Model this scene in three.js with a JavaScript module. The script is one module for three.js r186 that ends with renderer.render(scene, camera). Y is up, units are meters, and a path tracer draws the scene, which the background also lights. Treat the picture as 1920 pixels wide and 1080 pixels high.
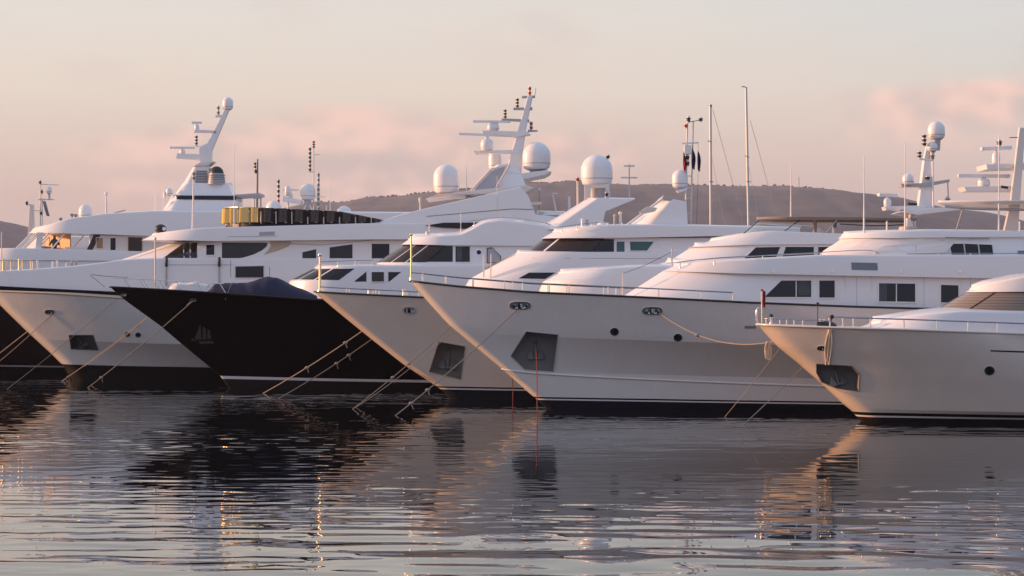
import * as THREE from 'three';
import { mergeGeometries, mergeVertices, toCreasedNormals } from 'three/addons/utils/BufferGeometryUtils.js';
import { MarchingCubes } from 'three/addons/objects/MarchingCubes.js';

// ---------------------------------------------------------------- camera, sky, sun, exposure
const scene = new THREE.Scene();
const FL = 4500, KD = FL / 3200, EYE = 5.25, HOR = 560;               // focal length (1920 px frame), eye height (m), horizon row
const camera = new THREE.PerspectiveCamera(2 * Math.atan(540 / FL) * 180 / Math.PI, 16 / 9, 1, 12000);
camera.position.set(0, EYE, 0);
camera.rotation.x = Math.atan((HOR - 540) / FL);
const renderer = new THREE.WebGLRenderer({ antialias: true });
renderer.setSize(1024, 576);
renderer.toneMapping = THREE.LinearToneMapping;
renderer.toneMappingExposure = 1.2;
renderer.shadowMap.enabled = true;

const SUN_AZ = -78 * Math.PI / 180, SUN_EL = 8 * Math.PI / 180;
const sunDir = new THREE.Vector3(Math.sin(SUN_AZ) * Math.cos(SUN_EL), Math.sin(SUN_EL), -Math.cos(SUN_AZ) * Math.cos(SUN_EL));

const lin = (r, g, b) => new THREE.Color().setRGB(r, g, b);
let seedState = 20240611;
const rnd = () => { seedState = (seedState * 1664525 + 1013904223) >>> 0; return seedState / 4294967296; };
const rr = (a, b) => a + (b - a) * rnd();
const clamp = (x, a, b) => Math.min(b, Math.max(a, x));
const sstep = (a, b, x) => { const t = clamp((x - a) / (b - a), 0, 1); return t * t * (3 - 2 * t); };
const lerp = (a, b, t) => a + (b - a) * t;
// lattice value noise
const NT = new Float32Array(65536); for (let i = 0; i < 65536; i++) NT[i] = rnd();
const nz = (i, j) => NT[((i * 73 + j * 157 + ((i * j) % 911) * 31) % 65536 + 65536) % 65536];
function noise2(x, y) {
  const i = Math.floor(x), j = Math.floor(y), u = x - i, v = y - j, a = u * u * (3 - 2 * u), b = v * v * (3 - 2 * v);
  return lerp(lerp(nz(i, j), nz(i + 1, j), a), lerp(nz(i, j + 1), nz(i + 1, j + 1), a), b);
}
function fbm(x, y, o = 5) { let s = 0, a = .5, n = 0; for (let k = 0; k < o; k++) { s += a * noise2(x + 17.3 * k, y - 9.1 * k); n += a; a *= .5; x *= 2.03; y *= 2.03; } return s / n; }

function table(tab, e) {                              // piecewise linear rgb table over an angle
  for (let i = 1; i < tab.length; i++) if (e <= tab[i][0]) { const t = (e - tab[i - 1][0]) / (tab[i][0] - tab[i - 1][0]); return [0, 1, 2].map(k => lerp(tab[i - 1][1][k], tab[i][1][k], clamp(t, 0, 1))); }
  return tab[tab.length - 1][1];
}
const FRONT = [[0, [0.498, 0.376, 0.352]], [2.4, [0.517, 0.399, 0.371]], [3.6, [0.583, 0.475, 0.423]], [5, [0.639, 0.564, 0.498]], [6.6, [0.625, 0.597, 0.555]], [8, [0.583, 0.587, 0.573]], [25, [0.461, 0.508, 0.602]], [90, [0.338, 0.414, 0.573]]];
const BACK = [[0, [0.379, 0.400, 0.513]], [8, [0.406, 0.432, 0.562]], [18, [0.388, 0.446, 0.611]], [40, [0.361, 0.437, 0.631]], [90, [0.325, 0.409, 0.601]]];
function skyColor(az, el) {                           // az from the view axis, + to the right; radians
  const e = Math.max(0, el) * 180 / Math.PI, f = .5 + .5 * Math.cos(az - SUN_AZ * .45), w = sstep(.05, .95, f);
  const A = table(FRONT, e), Bk = table(BACK, e), c = [0, 1, 2].map(k => lerp(Bk[k], A[k], w));
  const cs = Math.sin(el) * Math.sin(SUN_EL) + Math.cos(el) * Math.cos(SUN_EL) * Math.cos(az - SUN_AZ), ang = Math.acos(clamp(cs, -1, 1)) * 180 / Math.PI;
  const g = Math.exp(-ang / 24), g2 = Math.exp(-ang * ang / 60);
  c[0] += .75 * g + 2.6 * g2; c[1] += .42 * g + 1.35 * g2; c[2] += .16 * g + .45 * g2;
  // thin evening clouds, the same everywhere round the horizon
  const A1 = az * 180 / Math.PI * KD, E1 = e * KD;
  const n = fbm((A1 / KD) * .22 + 40, E1 * .55 + 7, 6), band = sstep(1, 5, E1) * (1 - sstep(9, 26, E1));
  let cl = sstep(.54, .70, n) * band * .16;
  const warp = (fbm(A1 * .35 + 11, E1 * .9 + 5, 4) - .5) * 3.2;
  const n2 = fbm(A1 * .42 + 3 + warp * .35, E1 * 1.5 + 31 + warp * .3, 6), n3 = fbm(A1 * 1.3 + 8, E1 * 3.4 + 2, 5);
  const top1 = 6.45 - Math.abs(A1 + 5.5) * .11 + (n2 - .5) * 2.2, b1 = sstep(top1 + .12, top1 - .35, E1) * sstep(2.4, 4.6, E1 + (n3 - .5) * 2) * sstep(-16.5, -11, A1) * sstep(7, 1, A1);
  const top2 = 7.6 + (n2 - .5) * 2.6 - Math.abs(A1 - 17.5) * .10, b2 = sstep(top2 + .12, top2 - .3, E1) * sstep(4.8, 6.2, E1 + (n3 - .5) * 1.6) * sstep(9.5, 14, A1);
  cl = Math.max(cl, b1 * lerp(.35, 1.15, sstep(.25, .75, n3)), b2 * lerp(.6, 1.25, sstep(.2, .7, n3)));
  const up = clamp(sstep(.34, .64, n2 * .5 + n3 * .5) * .85 + .35 * b2 * sstep(top2 - 1.6, top2, E1), 0, 1), cc = [lerp(.46, .84, up), lerp(.38, .57, up), lerp(.38, .48, up)];
  const cool = sstep(2, 22, A1) * sstep(4, 9, E1); c[0] *= 1 - .10 * cool; c[1] *= 1 - .03 * cool; c[2] *= 1 + .02 * cool;
  const k = clamp(cl, 0, 1) * .92;
  return [lerp(c[0], cc[0], k), lerp(c[1], cc[1], k), lerp(c[2], cc[2], k)];
}
{
  const W = 2048, H = 1024, d = new Float32Array(W * H * 4);
  for (let j = 0; j < H; j++) for (let i = 0; i < W; i++) {
    const th = ((i + .5) / W - .5) * 2 * Math.PI, el = ((j + .5) / H - .5) * Math.PI;
    const dx = Math.cos(th), dz = Math.sin(th), c = skyColor(Math.atan2(dx, -dz), el), o = (j * W + i) * 4;
    d[o] = c[0]; d[o + 1] = c[1]; d[o + 2] = c[2]; d[o + 3] = 1;
  }
  const t = new THREE.DataTexture(d, W, H, THREE.RGBAFormat, THREE.FloatType);
  t.mapping = THREE.EquirectangularReflectionMapping; t.magFilter = THREE.LinearFilter; t.minFilter = THREE.LinearFilter; t.needsUpdate = true;
  scene.background = t; scene.environment = t;
}
const sun = new THREE.DirectionalLight(new THREE.Color().setRGB(1, .51, .27), 5);
sun.position.copy(sunDir).multiplyScalar(300).add(new THREE.Vector3(0, 0, -135)); sun.target.position.set(0, 0, -135);
sun.castShadow = true; sun.shadow.radius = 3; sun.shadow.mapSize.set(4096, 4096);
Object.assign(sun.shadow.camera, { left: -110, right: 110, top: 60, bottom: -30, near: 50, far: 700 });
scene.add(sun, sun.target);
scene.fog = new THREE.FogExp2(lin(.76, .74, .82), .00007);

// ---------------------------------------------------------------- materials
function noiseTex(size, fn, srgb = false) {
  const d = new Uint8Array(size * size * 4);
  for (let j = 0; j < size; j++) for (let i = 0; i < size; i++) { const v = fn(i / size, j / size), o = (j * size + i) * 4; for (let k = 0; k < 3; k++) d[o + k] = clamp((Array.isArray(v) ? v[k] : v) * 255, 0, 255); d[o + 3] = 255; }
  const t = new THREE.DataTexture(d, size, size); t.wrapS = t.wrapT = THREE.RepeatWrapping; t.magFilter = THREE.LinearFilter; t.minFilter = THREE.LinearMipmapLinearFilter; t.generateMipmaps = true; if (srgb) t.colorSpace = THREE.SRGBColorSpace; t.needsUpdate = true; return t;
}
const std = (c, roughness, metalness = 0, extra = {}) => new THREE.MeshPhysicalMaterial({ color: c, roughness, metalness, side: THREE.DoubleSide, ...extra });
const tsum = (seed, fx, fy, n) => { const c = []; let s = seed; const r = () => { s = (s * 16807) % 2147483647; return s / 2147483647; }; for (let i = 0; i < n; i++) c.push([Math.round(1 + r() * fx), Math.round((r() - .5) * 2 * fy), r() * 6.283, .4 + r()]); return (u, v) => { let t = 0, w = 0; for (const k of c) { t += k[3] * Math.sin(6.2832 * (k[0] * u + k[1] * v) + k[2]); w += k[3]; } return t / w; }; };
const streakTex = (() => { const a = tsum(77, 60, 2, 26), b = tsum(91, 7, 6, 14), c = tsum(33, 28, 30, 22); const t = noiseTex(512, (u, v) => { const k = .955 + .05 * a(u, v) * (.5 + .5 * b(u, v)) + .04 * b(u, v) + .03 * c(u, v); return [k, k * .992, k * .975]; }, false); t.repeat.set(1 / 9, 1 / 7); return t; })();
const waveTex = (() => { const a = tsum(5, 9, 9, 20), b = tsum(8, 22, 20, 18); const t = noiseTex(512, (u, v) => .5 + .38 * a(u, v) + .08 * b(u, v)); t.repeat.set(1 / 9, 1 / 9); return t; })();
const M = {
  white: std(lin(.80, .79, .78), .32, 0, { clearcoat: .5, clearcoatRoughness: .12 }),
  hullWhite: std(lin(.76, .735, .71), .25, 0, { clearcoat: .8, clearcoatRoughness: .06, map: streakTex, bumpMap: waveTex, bumpScale: .012 }),
  cream: std(lin(.75, .665, .59), .3, 0, { clearcoat: .6, clearcoatRoughness: .1 }),
  hullCream: std(lin(.75, .66, .585), .28, 0, { clearcoat: .7, clearcoatRoughness: .08, map: streakTex, bumpMap: waveTex, bumpScale: .012 }),
  shade: std(lin(.24, .17, .115), .25, 0, { clearcoat: .6, clearcoatRoughness: .1 }),
  smoked: std(lin(.30, .35, .38), .03, 0, { transmission: 1, thickness: 0, ior: 1.5 }),
  cabin: std(lin(.30, .24, .18), .7),
  blind: std(lin(.55, .52, .47), .8),
  awning: std(lin(.30, .25, .21), .8),
  stainless: std(lin(.52, .52, .51), .14, 1),
  sunGlintGlass: std(lin(.60, .42, .16), .07, .97),  // low sun reflection put into the colour of the front and aft panels
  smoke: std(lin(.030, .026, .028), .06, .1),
  black: std(lin(.002, .002, .003), .3, 0, { specularIntensity: .2 }),
  maroon: std(lin(.010, .005, .006), .35, 0, { specularIntensity: .35 }),
  navy: std(lin(.005, .006, .014), .45, 0, { specularIntensity: .5 }),
  boot: std(lin(.005, .005, .006), .5, 0, { specularIntensity: .4 }),
  anti: std(lin(.010, .007, .008), .6, 0, { specularIntensity: .4 }),
  stripe: std(lin(.72, .68, .66), .4),
  glass: std(lin(.006, .009, .013), .06, 0, { specularIntensity: .7 }),
  glassGreen: std(lin(.05, .12, .12), .06, 0, { specularIntensity: .8 }),
  glassBrown: std(lin(.030, .017, .013), .06, 0, { specularIntensity: .8 }),
  pane: std(lin(.9, .92, .92), .03, 0, { transmission: 1, thickness: 0, ior: 1.5 }),
  chrome: std(lin(.78, .75, .70), .16, 1),
  steel: std(lin(.34, .34, .37), .25, 1),
  anchor: std(lin(.18, .17, .16), .5, .3),
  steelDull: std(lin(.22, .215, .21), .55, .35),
  emblem: std(lin(.045, .04, .04), .5),
  teak: std(lin(.62, .36, .15), .5),
  brass: std(lin(.78, .62, .36), .26, 1),
  dark: std(lin(.02, .02, .022), .5),
  grey: std(lin(.22, .22, .23), .5),
  paleGrey: std(lin(.42, .42, .44), .45),
  deck: std(lin(.34, .25, .17), .6),
  rope: std(lin(.30, .26, .22), .9),
  ropeDark: std(lin(.22, .19, .16), .9),
  mast: std(lin(.62, .60, .56), .4, .1),
  alu: std(lin(.38, .36, .34), .35, .6),
  red: std(lin(.42, .04, .025), .4),
  rust: std(lin(.30, .06, .04), .7),
  canvas: std(lin(.76, .72, .68), .85),
  tarp: std(lin(.007, .010, .042), .7),
  beige: std(lin(.50, .40, .30), .6),
  wood: std(lin(.40, .22, .10), .45),
  teal: std(lin(.16, .22, .27), .3),
  flagBlue: std(lin(.02, .03, .12), .8), flagRed: std(lin(.40, .03, .04), .8), flagWhite: std(lin(.7, .7, .7), .8),
  cloth: std(lin(.015, .015, .018), .8), skin: std(lin(.42, .26, .19), .6),
};

// ---------------------------------------------------------------- helpers
const V = (x, y, z) => new THREE.Vector3(x, y, z);
const usedNames = {};
function numbered(n) { const k = usedNames[n] = (usedNames[n] ?? -1) + 1; return k ? n + '_' + String(k).padStart(3, '0') : n; }
function mesh(name, geo, mat, parent) { const m = new THREE.Mesh(geo, mat); m.name = name; m.castShadow = m.receiveShadow = true; parent.add(m); return m; }
function tag(o, label, category, group, kind) { o.userData = { ...o.userData, label, category }; if (group) o.userData.group = group; if (kind) o.userData.kind = kind; return o; }
function topGroup(name, label, category, pos, group) { const g = new THREE.Group(); g.name = numbered(name); g.position.copy(pos); scene.add(g); return tag(g, label, category, group); }
function sub(name, parent) { const g = new THREE.Group(); g.name = name; parent.add(g); return g; }
const clean = g => { g = g.index ? g.toNonIndexed() : g; for (const k of Object.keys(g.attributes)) if (!['position', 'normal', 'uv'].includes(k)) g.deleteAttribute(k); if (!g.attributes.uv) g.setAttribute('uv', new THREE.BufferAttribute(new Float32Array(g.attributes.position.count * 2), 2)); return g; };
const merge = list => mergeGeometries(list.map(clean));
function bar(a, b, r0, r1 = r0, seg = 8) {
  const d = new THREE.Vector3().subVectors(b, a), L = d.length(), g = new THREE.CylinderGeometry(r1, r0, L, seg, 1);
  g.translate(0, L / 2, 0); g.applyQuaternion(new THREE.Quaternion().setFromUnitVectors(V(0, 1, 0), d.normalize())); g.translate(a.x, a.y, a.z); return g;
}
function tube(pts, r, n = 40, seg = 6) { return new THREE.TubeGeometry(pts.length === 2 ? new THREE.LineCurve3(pts[0], pts[1]) : new THREE.CatmullRomCurve3(pts, false, 'centripetal'), pts.length === 2 ? 1 : n, r, seg, false); }
function box(w, h, d, x = 0, y = 0, z = 0) { const g = new THREE.BoxGeometry(w, h, d); g.translate(x, y, z); return g; }
function interp(tab, x) { // tab sorted rising in [0]
  if (x <= tab[0][0]) { const t = tab; const s = (t[1][1] - t[0][1]) / (t[1][0] - t[0][0] || 1); return t[0][1] + (x - t[0][0]) * s * tab.ext; }
  for (let i = 1; i < tab.length; i++) if (x <= tab[i][0]) return lerp(tab[i - 1][1], tab[i][1], (x - tab[i - 1][0]) / (tab[i][0] - tab[i - 1][0] || 1));
  return tab[tab.length - 1][1];
}
const mkTab = (a, ext = 0) => { a = a.slice().sort((p, q) => p[0] - q[0]); a.ext = ext; return a; };
const DOMEP = (r, h) => { const p = [[r * .72, 0], [r * .9, h * .05], [r * .94, h * .12]]; const c = h - r * .98; p.push([r * .985, h * .2], [r, c * .75], [r, c]); for (let i = 1; i <= 9; i++) { const a = i / 9 * Math.PI / 2; p.push([r * Math.cos(a), c + r * .98 * Math.sin(a)]); } return p.map(q => new THREE.Vector2(Math.max(q[0], 1e-4), q[1])); };

class Boat {
  constructor(name, label, D, cx, category = 'yacht', group) {
    D *= KD; this.D = D; this.gx = (cx - 960) / FL * D;
    this.g = topGroup(name, label, category, V(this.gx, 0, -D), group);
  }
  P(px, py, z = 0) { const s = (this.D - z) / FL; return V((px - 960) * s - this.gx, EYE - (py - HOR) * s, z); }
  S(n, z = 0) { return n * (this.D - z) / FL; }        // pixels to metres
  on(px, py, zf, off = 0) { let z = 0, p; for (let i = 0; i < 6; i++) { p = this.P(px, py, z); z = zf(p.x, p.y); } p.z = z + off; return p; }

  hull(o) {
    this.h = o; const yk = o.yk = -0.9;
    const st = o.stem.map(q => this.P(q[0], q[1], 0));
    o.y0 = st[0].y; o.x0 = st[0].x;
    const stt = mkTab(st.map(p => [p.y, p.x]), 1);
    o.stemX = y => interp(stt, y);
    const levB = mkTab(o.lev.map(l => [l[0], l[1]])), levL = mkTab(o.lev.map(l => [l[0], l[2]]));
    o.half = (v, x) => {
      const xs = o.stemX(yk + v * (o.y0 - yk)), d = x - xs; if (d <= 0) return 0;
      const t = Math.min(1, d / interp(levL, v)), r = o.r ?? .2;
      return o.B * interp(levB, v) * (1 - Math.pow(1 - t, o.p ?? 1.7)) + (1 - t) * r * Math.sqrt(1 - (1 - Math.min(1, d / r)) ** 2);
    };
    const sh = []; for (const q of o.sheer) { let z = 0, p; for (let i = 0; i < 8; i++) { p = this.P(q[0], q[1], z); z = o.half(1, p.x); } sh.push([p.x, p.y]); }
    o.sheerT = mkTab(sh); o.sheerY = x => interp(o.sheerT, x);
    o.xe = o.x0 + o.len;
    o.v = (x, y) => clamp((y - yk) / (o.sheerY(x) - yk), 0, 1);
    this.hz = (x, y) => o.half(o.v(x, y), x);
    this.hp = (v, u) => { const xs = o.stemX(yk + v * (o.y0 - yk)), x = xs + (o.xe - xs) * Math.pow(u, 2.1); return V(x, yk + v * (o.sheerY(x) - yk), o.half(v, x)); };
    const holes = [];                                   // convex openings in the plating, in (x, y)
    const xy = l => { const c = l.map(q => { const w = this.on(q[0], q[1], this.hz); return new THREE.Vector2(w.x, w.y); }); if (THREE.ShapeUtils.isClockWise(c)) c.reverse(); return c; };
    const oval = (px, py, w, h, n) => Array.from({ length: 18 }, (_, i) => { const a = i / 9 * Math.PI, c = Math.cos(a), s = Math.sin(a); return [px + n * w / 2 * Math.sign(c) * Math.abs(c) ** .6, py + n * h / 2 * Math.sign(s) * Math.abs(s) ** .8]; });
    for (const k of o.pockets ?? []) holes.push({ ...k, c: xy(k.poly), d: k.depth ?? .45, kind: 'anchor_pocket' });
    for (const [px, py, w, h, rim] of o.fairleads ?? []) holes.push({ c: xy(oval(px, py, w, h, .78)), d: .3, mat: M.stainless, kind: 'fairlead', px, py, w, h, rim: rim ?? M.chrome });
    const strip = (v0, v1, nv, nu = 70) => {
      const out = [];
      for (const sg of [1, -1]) {
        const pos = [], idx = [], uv = [];
        for (let i = 0; i <= nv; i++) for (let j = 0; j <= nu; j++) { const p = this.hp(lerp(v0, v1, i / nv), j / nu); pos.push(p.x, p.y, sg * p.z); uv.push(p.x, p.y); }
        for (let i = 0; i < nv; i++) for (let j = 0; j < nu; j++) { const a = i * (nu + 1) + j, b = a + 1, c = a + nu + 1, d = c + 1; sg > 0 ? idx.push(a, b, d, a, d, c) : idx.push(a, d, b, a, c, d); }
        const g = new THREE.BufferGeometry(); g.setAttribute('position', new THREE.Float32BufferAttribute(pos, 3)); g.setAttribute('uv', new THREE.Float32BufferAttribute(uv, 2)); g.setIndex(idx); g.computeVertexNormals(); out.push(g);
      }
      return merge(out);
    };
    for (const z of o.zones) {
      const cuts = [z.v0, ...(o.knuckles ?? []).filter(k => k > z.v0 && k < z.v1), z.v1], gs = [];
      for (let i = 1; i < cuts.length; i++) gs.push(strip(cuts[i - 1], cuts[i], Math.max(2, Math.ceil((cuts[i] - cuts[i - 1]) * 40))));
      mesh(z.name, cutHoles(merge(gs), holes.map(k => k.c)), z.mat, this.g);
    }
    for (const k of holes) {
      const back = (x, y) => { const h = this.hz(x, y); return h - Math.min(k.d, .8 * h); }, pos = [];
      let T = THREE.ShapeUtils.triangulateShape(k.c, []).map(t => t.map(i => [k.c[i].x, k.c[i].y])); const md = (a, b) => [(a[0] + b[0]) / 2, (a[1] + b[1]) / 2];
      for (let s = 0; s < 2; s++) T = T.flatMap(([a, b, d]) => { const e = md(a, b), f = md(b, d), g = md(d, a); return [[a, e, g], [e, b, f], [g, f, d], [e, f, g]]; });
      let pm;
      for (const sg of [-1, 1]) {
        pos.length = 0;
        for (const t of T) for (const q of sg > 0 ? t : [t[0], t[2], t[1]]) pos.push(q[0], q[1], sg * back(q[0], q[1]));
        for (let i = 0; i < k.c.length; i++) { const a = k.c[i], b = k.c[(i + 1) % k.c.length], n = 3; for (let j = 0; j < n; j++) { const p1 = mid2(a, b, j / n), q1 = mid2(a, b, (j + 1) / n), zp = this.hz(...p1) + .004, zq = this.hz(...q1) + .004, bp = back(...p1), bq = back(...q1); pos.push(p1[0], p1[1], sg * zp, p1[0], p1[1], sg * bp, q1[0], q1[1], sg * bq, p1[0], p1[1], sg * zp, q1[0], q1[1], sg * bq, q1[0], q1[1], sg * zq); } }
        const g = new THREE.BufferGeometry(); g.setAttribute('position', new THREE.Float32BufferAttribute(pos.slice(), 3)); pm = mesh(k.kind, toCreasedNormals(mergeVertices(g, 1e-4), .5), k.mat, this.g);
      }
      if (k.kind === 'fairlead') { this.patch('rim', oval(k.px, k.py, k.w, k.h, 1), this.hz, .05, k.rim, { sub: 0, thick: .07, hole: oval(k.px, k.py, k.w, k.h, .72), parent: pm }); for (const dx of [-.16, .16]) this.patch('roller', [[k.px + (dx - .05) * k.w, k.py - k.h * .38], [k.px + (dx + .05) * k.w, k.py - k.h * .38], [k.px + (dx + .05) * k.w, k.py + k.h * .38], [k.px + (dx - .05) * k.w, k.py + k.h * .38]], this.hz, -.02, k.rim, { sub: 0, parent: pm }); }
      else if (k.rim) { const cx = k.poly.reduce((s, q) => s + q[0], 0) / k.poly.length, cy = k.poly.reduce((s, q) => s + q[1], 0) / k.poly.length; this.patch('rim', k.poly.map(([x, y]) => [x + Math.sign(x - cx) * 1.3, y + Math.sign(y - cy) * 1.3]), this.hz, .03, k.rim, { sub: 1, thick: .05, hole: k.poly, parent: pm }); }
      k.back = back; o.backs = { ...(o.backs ?? {}), [k.kind]: back };
    }
    { // transom
      const pts = []; for (let i = 0; i <= 12; i++) pts.push(this.hp(i / 12, 1));
      const pos = [], idx = []; for (const p of pts) { pos.push(p.x, p.y, p.z, p.x, p.y, -p.z); } for (let i = 0; i < 12; i++) idx.push(2 * i, 2 * i + 1, 2 * i + 3, 2 * i, 2 * i + 3, 2 * i + 2);
      const g = new THREE.BufferGeometry(); g.setAttribute('position', new THREE.Float32BufferAttribute(pos, 3)); g.setIndex(idx); g.computeVertexNormals(); mesh('transom', g, o.zones[0].mat, this.g);
    }
    { // deck
      const pos = [], idx = [], nu = 50, dr = o.bulwark ?? .5; for (let j = 0; j <= nu; j++) { const q = this.hp(1, j / nu), y = q.y - dr, b = Math.max(0, this.hz(q.x, y) - .05); for (let k = -2; k <= 2; k++) pos.push(q.x, y, b * k / 2); }
      for (let j = 0; j < nu; j++) for (let k = 0; k < 4; k++) { const a = j * 5 + k; idx.push(a, a + 1, a + 6, a, a + 6, a + 5); }
      const g = new THREE.BufferGeometry(); g.setAttribute('position', new THREE.Float32BufferAttribute(pos, 3)); g.setIndex(idx); g.computeVertexNormals(); mesh('deck', g, o.deckMat ?? M.deck, this.g);
    }
    const cap = []; for (let j = 0; j <= 60; j++) cap.push(this.hp(1, j / 60));
    const both = r => merge([tube(cap, r, 90, 6), tube(cap.map(p => V(p.x, p.y, -p.z)), r, 90, 6)]);
    mesh('cap_rail', both(o.capR ?? .06), o.capMat ?? M.wood, this.g);
  }
  hullLine(name, vA, vB, uA, uB, r, mat, sideways = 1) { // a raised line along the hull
    const pts = []; for (let j = 0; j <= 40; j++) { const t = j / 40; const p = this.hp(lerp(vA, vB, t), lerp(uA, uB, t)); pts.push(p); }
    return mesh(name, merge([tube(pts, r, 80, 6), tube(pts.map(p => V(p.x, p.y, -p.z)), r, 80, 6)]), mat, this.g);
  }
  patch(name, poly, zf, off, mat, { sub: ns = 2, thick = .04, hole, parent } = {}) {
    const P2 = l => l.map(q => { const p = this.on(q[0], q[1], zf); return new THREE.Vector2(p.x, p.y); });
    let c = P2(poly), h = hole ? [P2(hole)] : [];
    if (THREE.ShapeUtils.isClockWise(c)) c.reverse(); h = h.map(k => THREE.ShapeUtils.isClockWise(k) ? k : k.reverse());
    const all = c.concat(...h), tri = THREE.ShapeUtils.triangulateShape(c, h); let T = tri.map(t => t.map(i => [all[i].x, all[i].y]));
    const mid = (a, b) => [(a[0] + b[0]) / 2, (a[1] + b[1]) / 2];
    for (let s = 0; s < ns; s++) T = T.flatMap(([a, b, d]) => { const e = mid(a, b), f = mid(b, d), g = mid(d, a); return [[a, e, g], [e, b, f], [g, f, d], [e, f, g]]; });
    const pos = []; for (const t of T) for (const p of t) pos.push(p[0], p[1], zf(p[0], p[1]) + off);
    for (const lp of [c, ...h]) for (let i = 0; i < lp.length; i++) {
      const a = lp[i], b = lp[(i + 1) % lp.length], n = 4;
      for (let k = 0; k < n; k++) { const p = mid2(a, b, k / n), q = mid2(a, b, (k + 1) / n), zp = zf(p[0], p[1]) + off, zq = zf(q[0], q[1]) + off; pos.push(p[0], p[1], zp, p[0], p[1], zp - thick, q[0], q[1], zq - thick, p[0], p[1], zp, q[0], q[1], zq - thick, q[0], q[1], zq); }
    }
    const g = new THREE.BufferGeometry(); g.setAttribute('position', new THREE.Float32BufferAttribute(pos, 3));
    return mesh(name, toCreasedNormals(mergeVertices(g, 1e-4), .5), mat, parent ?? this.g);
  }
  window(poly, zf, { mat = M.glass, frame = M.white, fw = 2, mull = [], name = 'window', off = .012, parent, cut, blind } = {}) {
    if (cut) { // a real opening with tinted glass set back in it
      const c = poly.map(q => { const w = this.on(q[0], q[1], zf); return new THREE.Vector2(w.x, w.y); }); if (THREE.ShapeUtils.isClockWise(c)) c.reverse(); cut.m.geometry = cutHoles(cut.m.geometry, [c]); mat = M.smoked; off = -.05;
      if (blind) { const ys = poly.map(q => q[1]), t = Math.min(...ys), bt = Math.max(...ys); this.patch('blind', [[blind[0], t], [blind[1], t], [blind[1], lerp(t, bt, blind[2])], [blind[0], lerp(t, bt, blind[2])]], zf, -.16, M.blind, { sub: 0, thick: .01 }); }
    } // dark pane with a proud frame; mull = x positions (px)
    const cx = poly.reduce((s, p) => s + p[0], 0) / poly.length, cy = poly.reduce((s, p) => s + p[1], 0) / poly.length;
    const w = this.patch(name, poly, zf, off, mat, { thick: .03, parent });
    const grow = poly.map(([x, y]) => { const dx = x - cx, dy = y - cy, d = Math.hypot(dx, dy) || 1; return [x + Math.sign(dx) * fw * (Math.abs(dx) > 1 ? 1 : 0), y + Math.sign(dy) * fw * (Math.abs(dy) > 1 ? 1 : 0)]; });
    if (frame) this.patch('frame', grow, zf, Math.max(off, 0) + .045, frame, { thick: .09, hole: poly, parent: w });
    for (const mx of mull) { const ys = poly.map(p => p[1]), t = Math.min(...ys) + .5, b = Math.max(...ys) - .5; this.patch('mullion', [[mx - .9, t], [mx + .9, t], [mx + .9, b], [mx - .9, b]], zf, off + .02, frame ?? M.white, { thick: .03, sub: 1, parent: w }); }
    return w;
  }
  porthole(px, py, r, zf, { mat = M.glass, rim = M.chrome, k = .9 } = {}) {
    const ring = n => Array.from({ length: 14 }, (_, i) => [px + n * Math.cos(i / 7 * Math.PI), py + n * k * Math.sin(i / 7 * Math.PI)]);
    const w = this.patch('porthole', ring(r * .85), zf, .012, mat, { sub: 1, thick: .03 });
    this.patch('rim', ring(r), zf, .03, rim, { sub: 0, thick: .05, hole: ring(r * .82), parent: w }); return w;
  }
  anchor(px, py, size, mat = M.anchor, roll = 0) { // stowed anchor inside its pocket: shank, crown, two flukes, shackle
    const zf = this.h.backs.anchor_pocket, c = this.on(px, py, zf), s = this.S(size, c.z), a = sub('anchor', this.g); a.position.set(c.x, c.y, c.z + .1); a.rotation.z = roll;
    const sh2 = new THREE.Shape([[-.05, -.3], [.05, -.3], [.035, .5], [-.035, .5]].map(q => new THREE.Vector2(q[0] * s, q[1] * s)));
    mesh('shank', new THREE.ExtrudeGeometry(sh2, { depth: s * .09, bevelSize: .012, bevelThickness: .012, bevelSegments: 2 }), mat, a);
    mesh('shackle', new THREE.TorusGeometry(s * .085, s * .025, 8, 16).translate(0, s * .56, s * .05), mat, a);
    mesh('crown', new THREE.CylinderGeometry(s * .07, s * .07, s * .62, 12).rotateZ(Math.PI / 2).translate(0, -s * .28, s * .06), mat, a);
    for (const k of [-1, 1]) { const pts = [[.10, -.36], [.40, -.34], [.44, -.2], [.34, .12], [.28, .2], [.2, .02], [.11, -.2]].map(q => new THREE.Vector2(k * q[0] * s, q[1] * s)); const g = new THREE.ExtrudeGeometry(new THREE.Shape(pts), { depth: s * .05, bevelSize: .015, bevelThickness: .015, bevelSegments: 2 }); g.rotateX(-.28); g.rotateY(k * .25); g.translate(0, 0, s * .04); mesh('fluke', g, mat, a); }
    return a;
  }
  house(name, levels, { mat = M.white, r = .12, camber = .12, parent } = {}) {
    const L = levels.map(l => {
      const pts = l.pts.map((q, i) => this.P(q[0], q[1], i ? l.w : 0));
      const T = mkTab(pts.map(p => [p.x, p.y]));
      return { y: x => interp(T, x), xf: pts[0].x, xa: pts[pts.length - 1].x, w: l.w, n: l.n ?? 2, e: l.e ?? 1, dy: 0 };
    });
    const rim = L[L.length - 1];
    if (r) for (let i = 1; i <= 4; i++) { const a = i / 4 * Math.PI / 2; L.push({ ...rim, xf: rim.xf + r * (1 - Math.cos(a)), w: rim.w - r * (1 - Math.cos(a)), n: rim.n - r * (1 - Math.cos(a)) * .3, dy: r * Math.sin(a) }); }
    const NK = 14, SK = 26;
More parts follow.
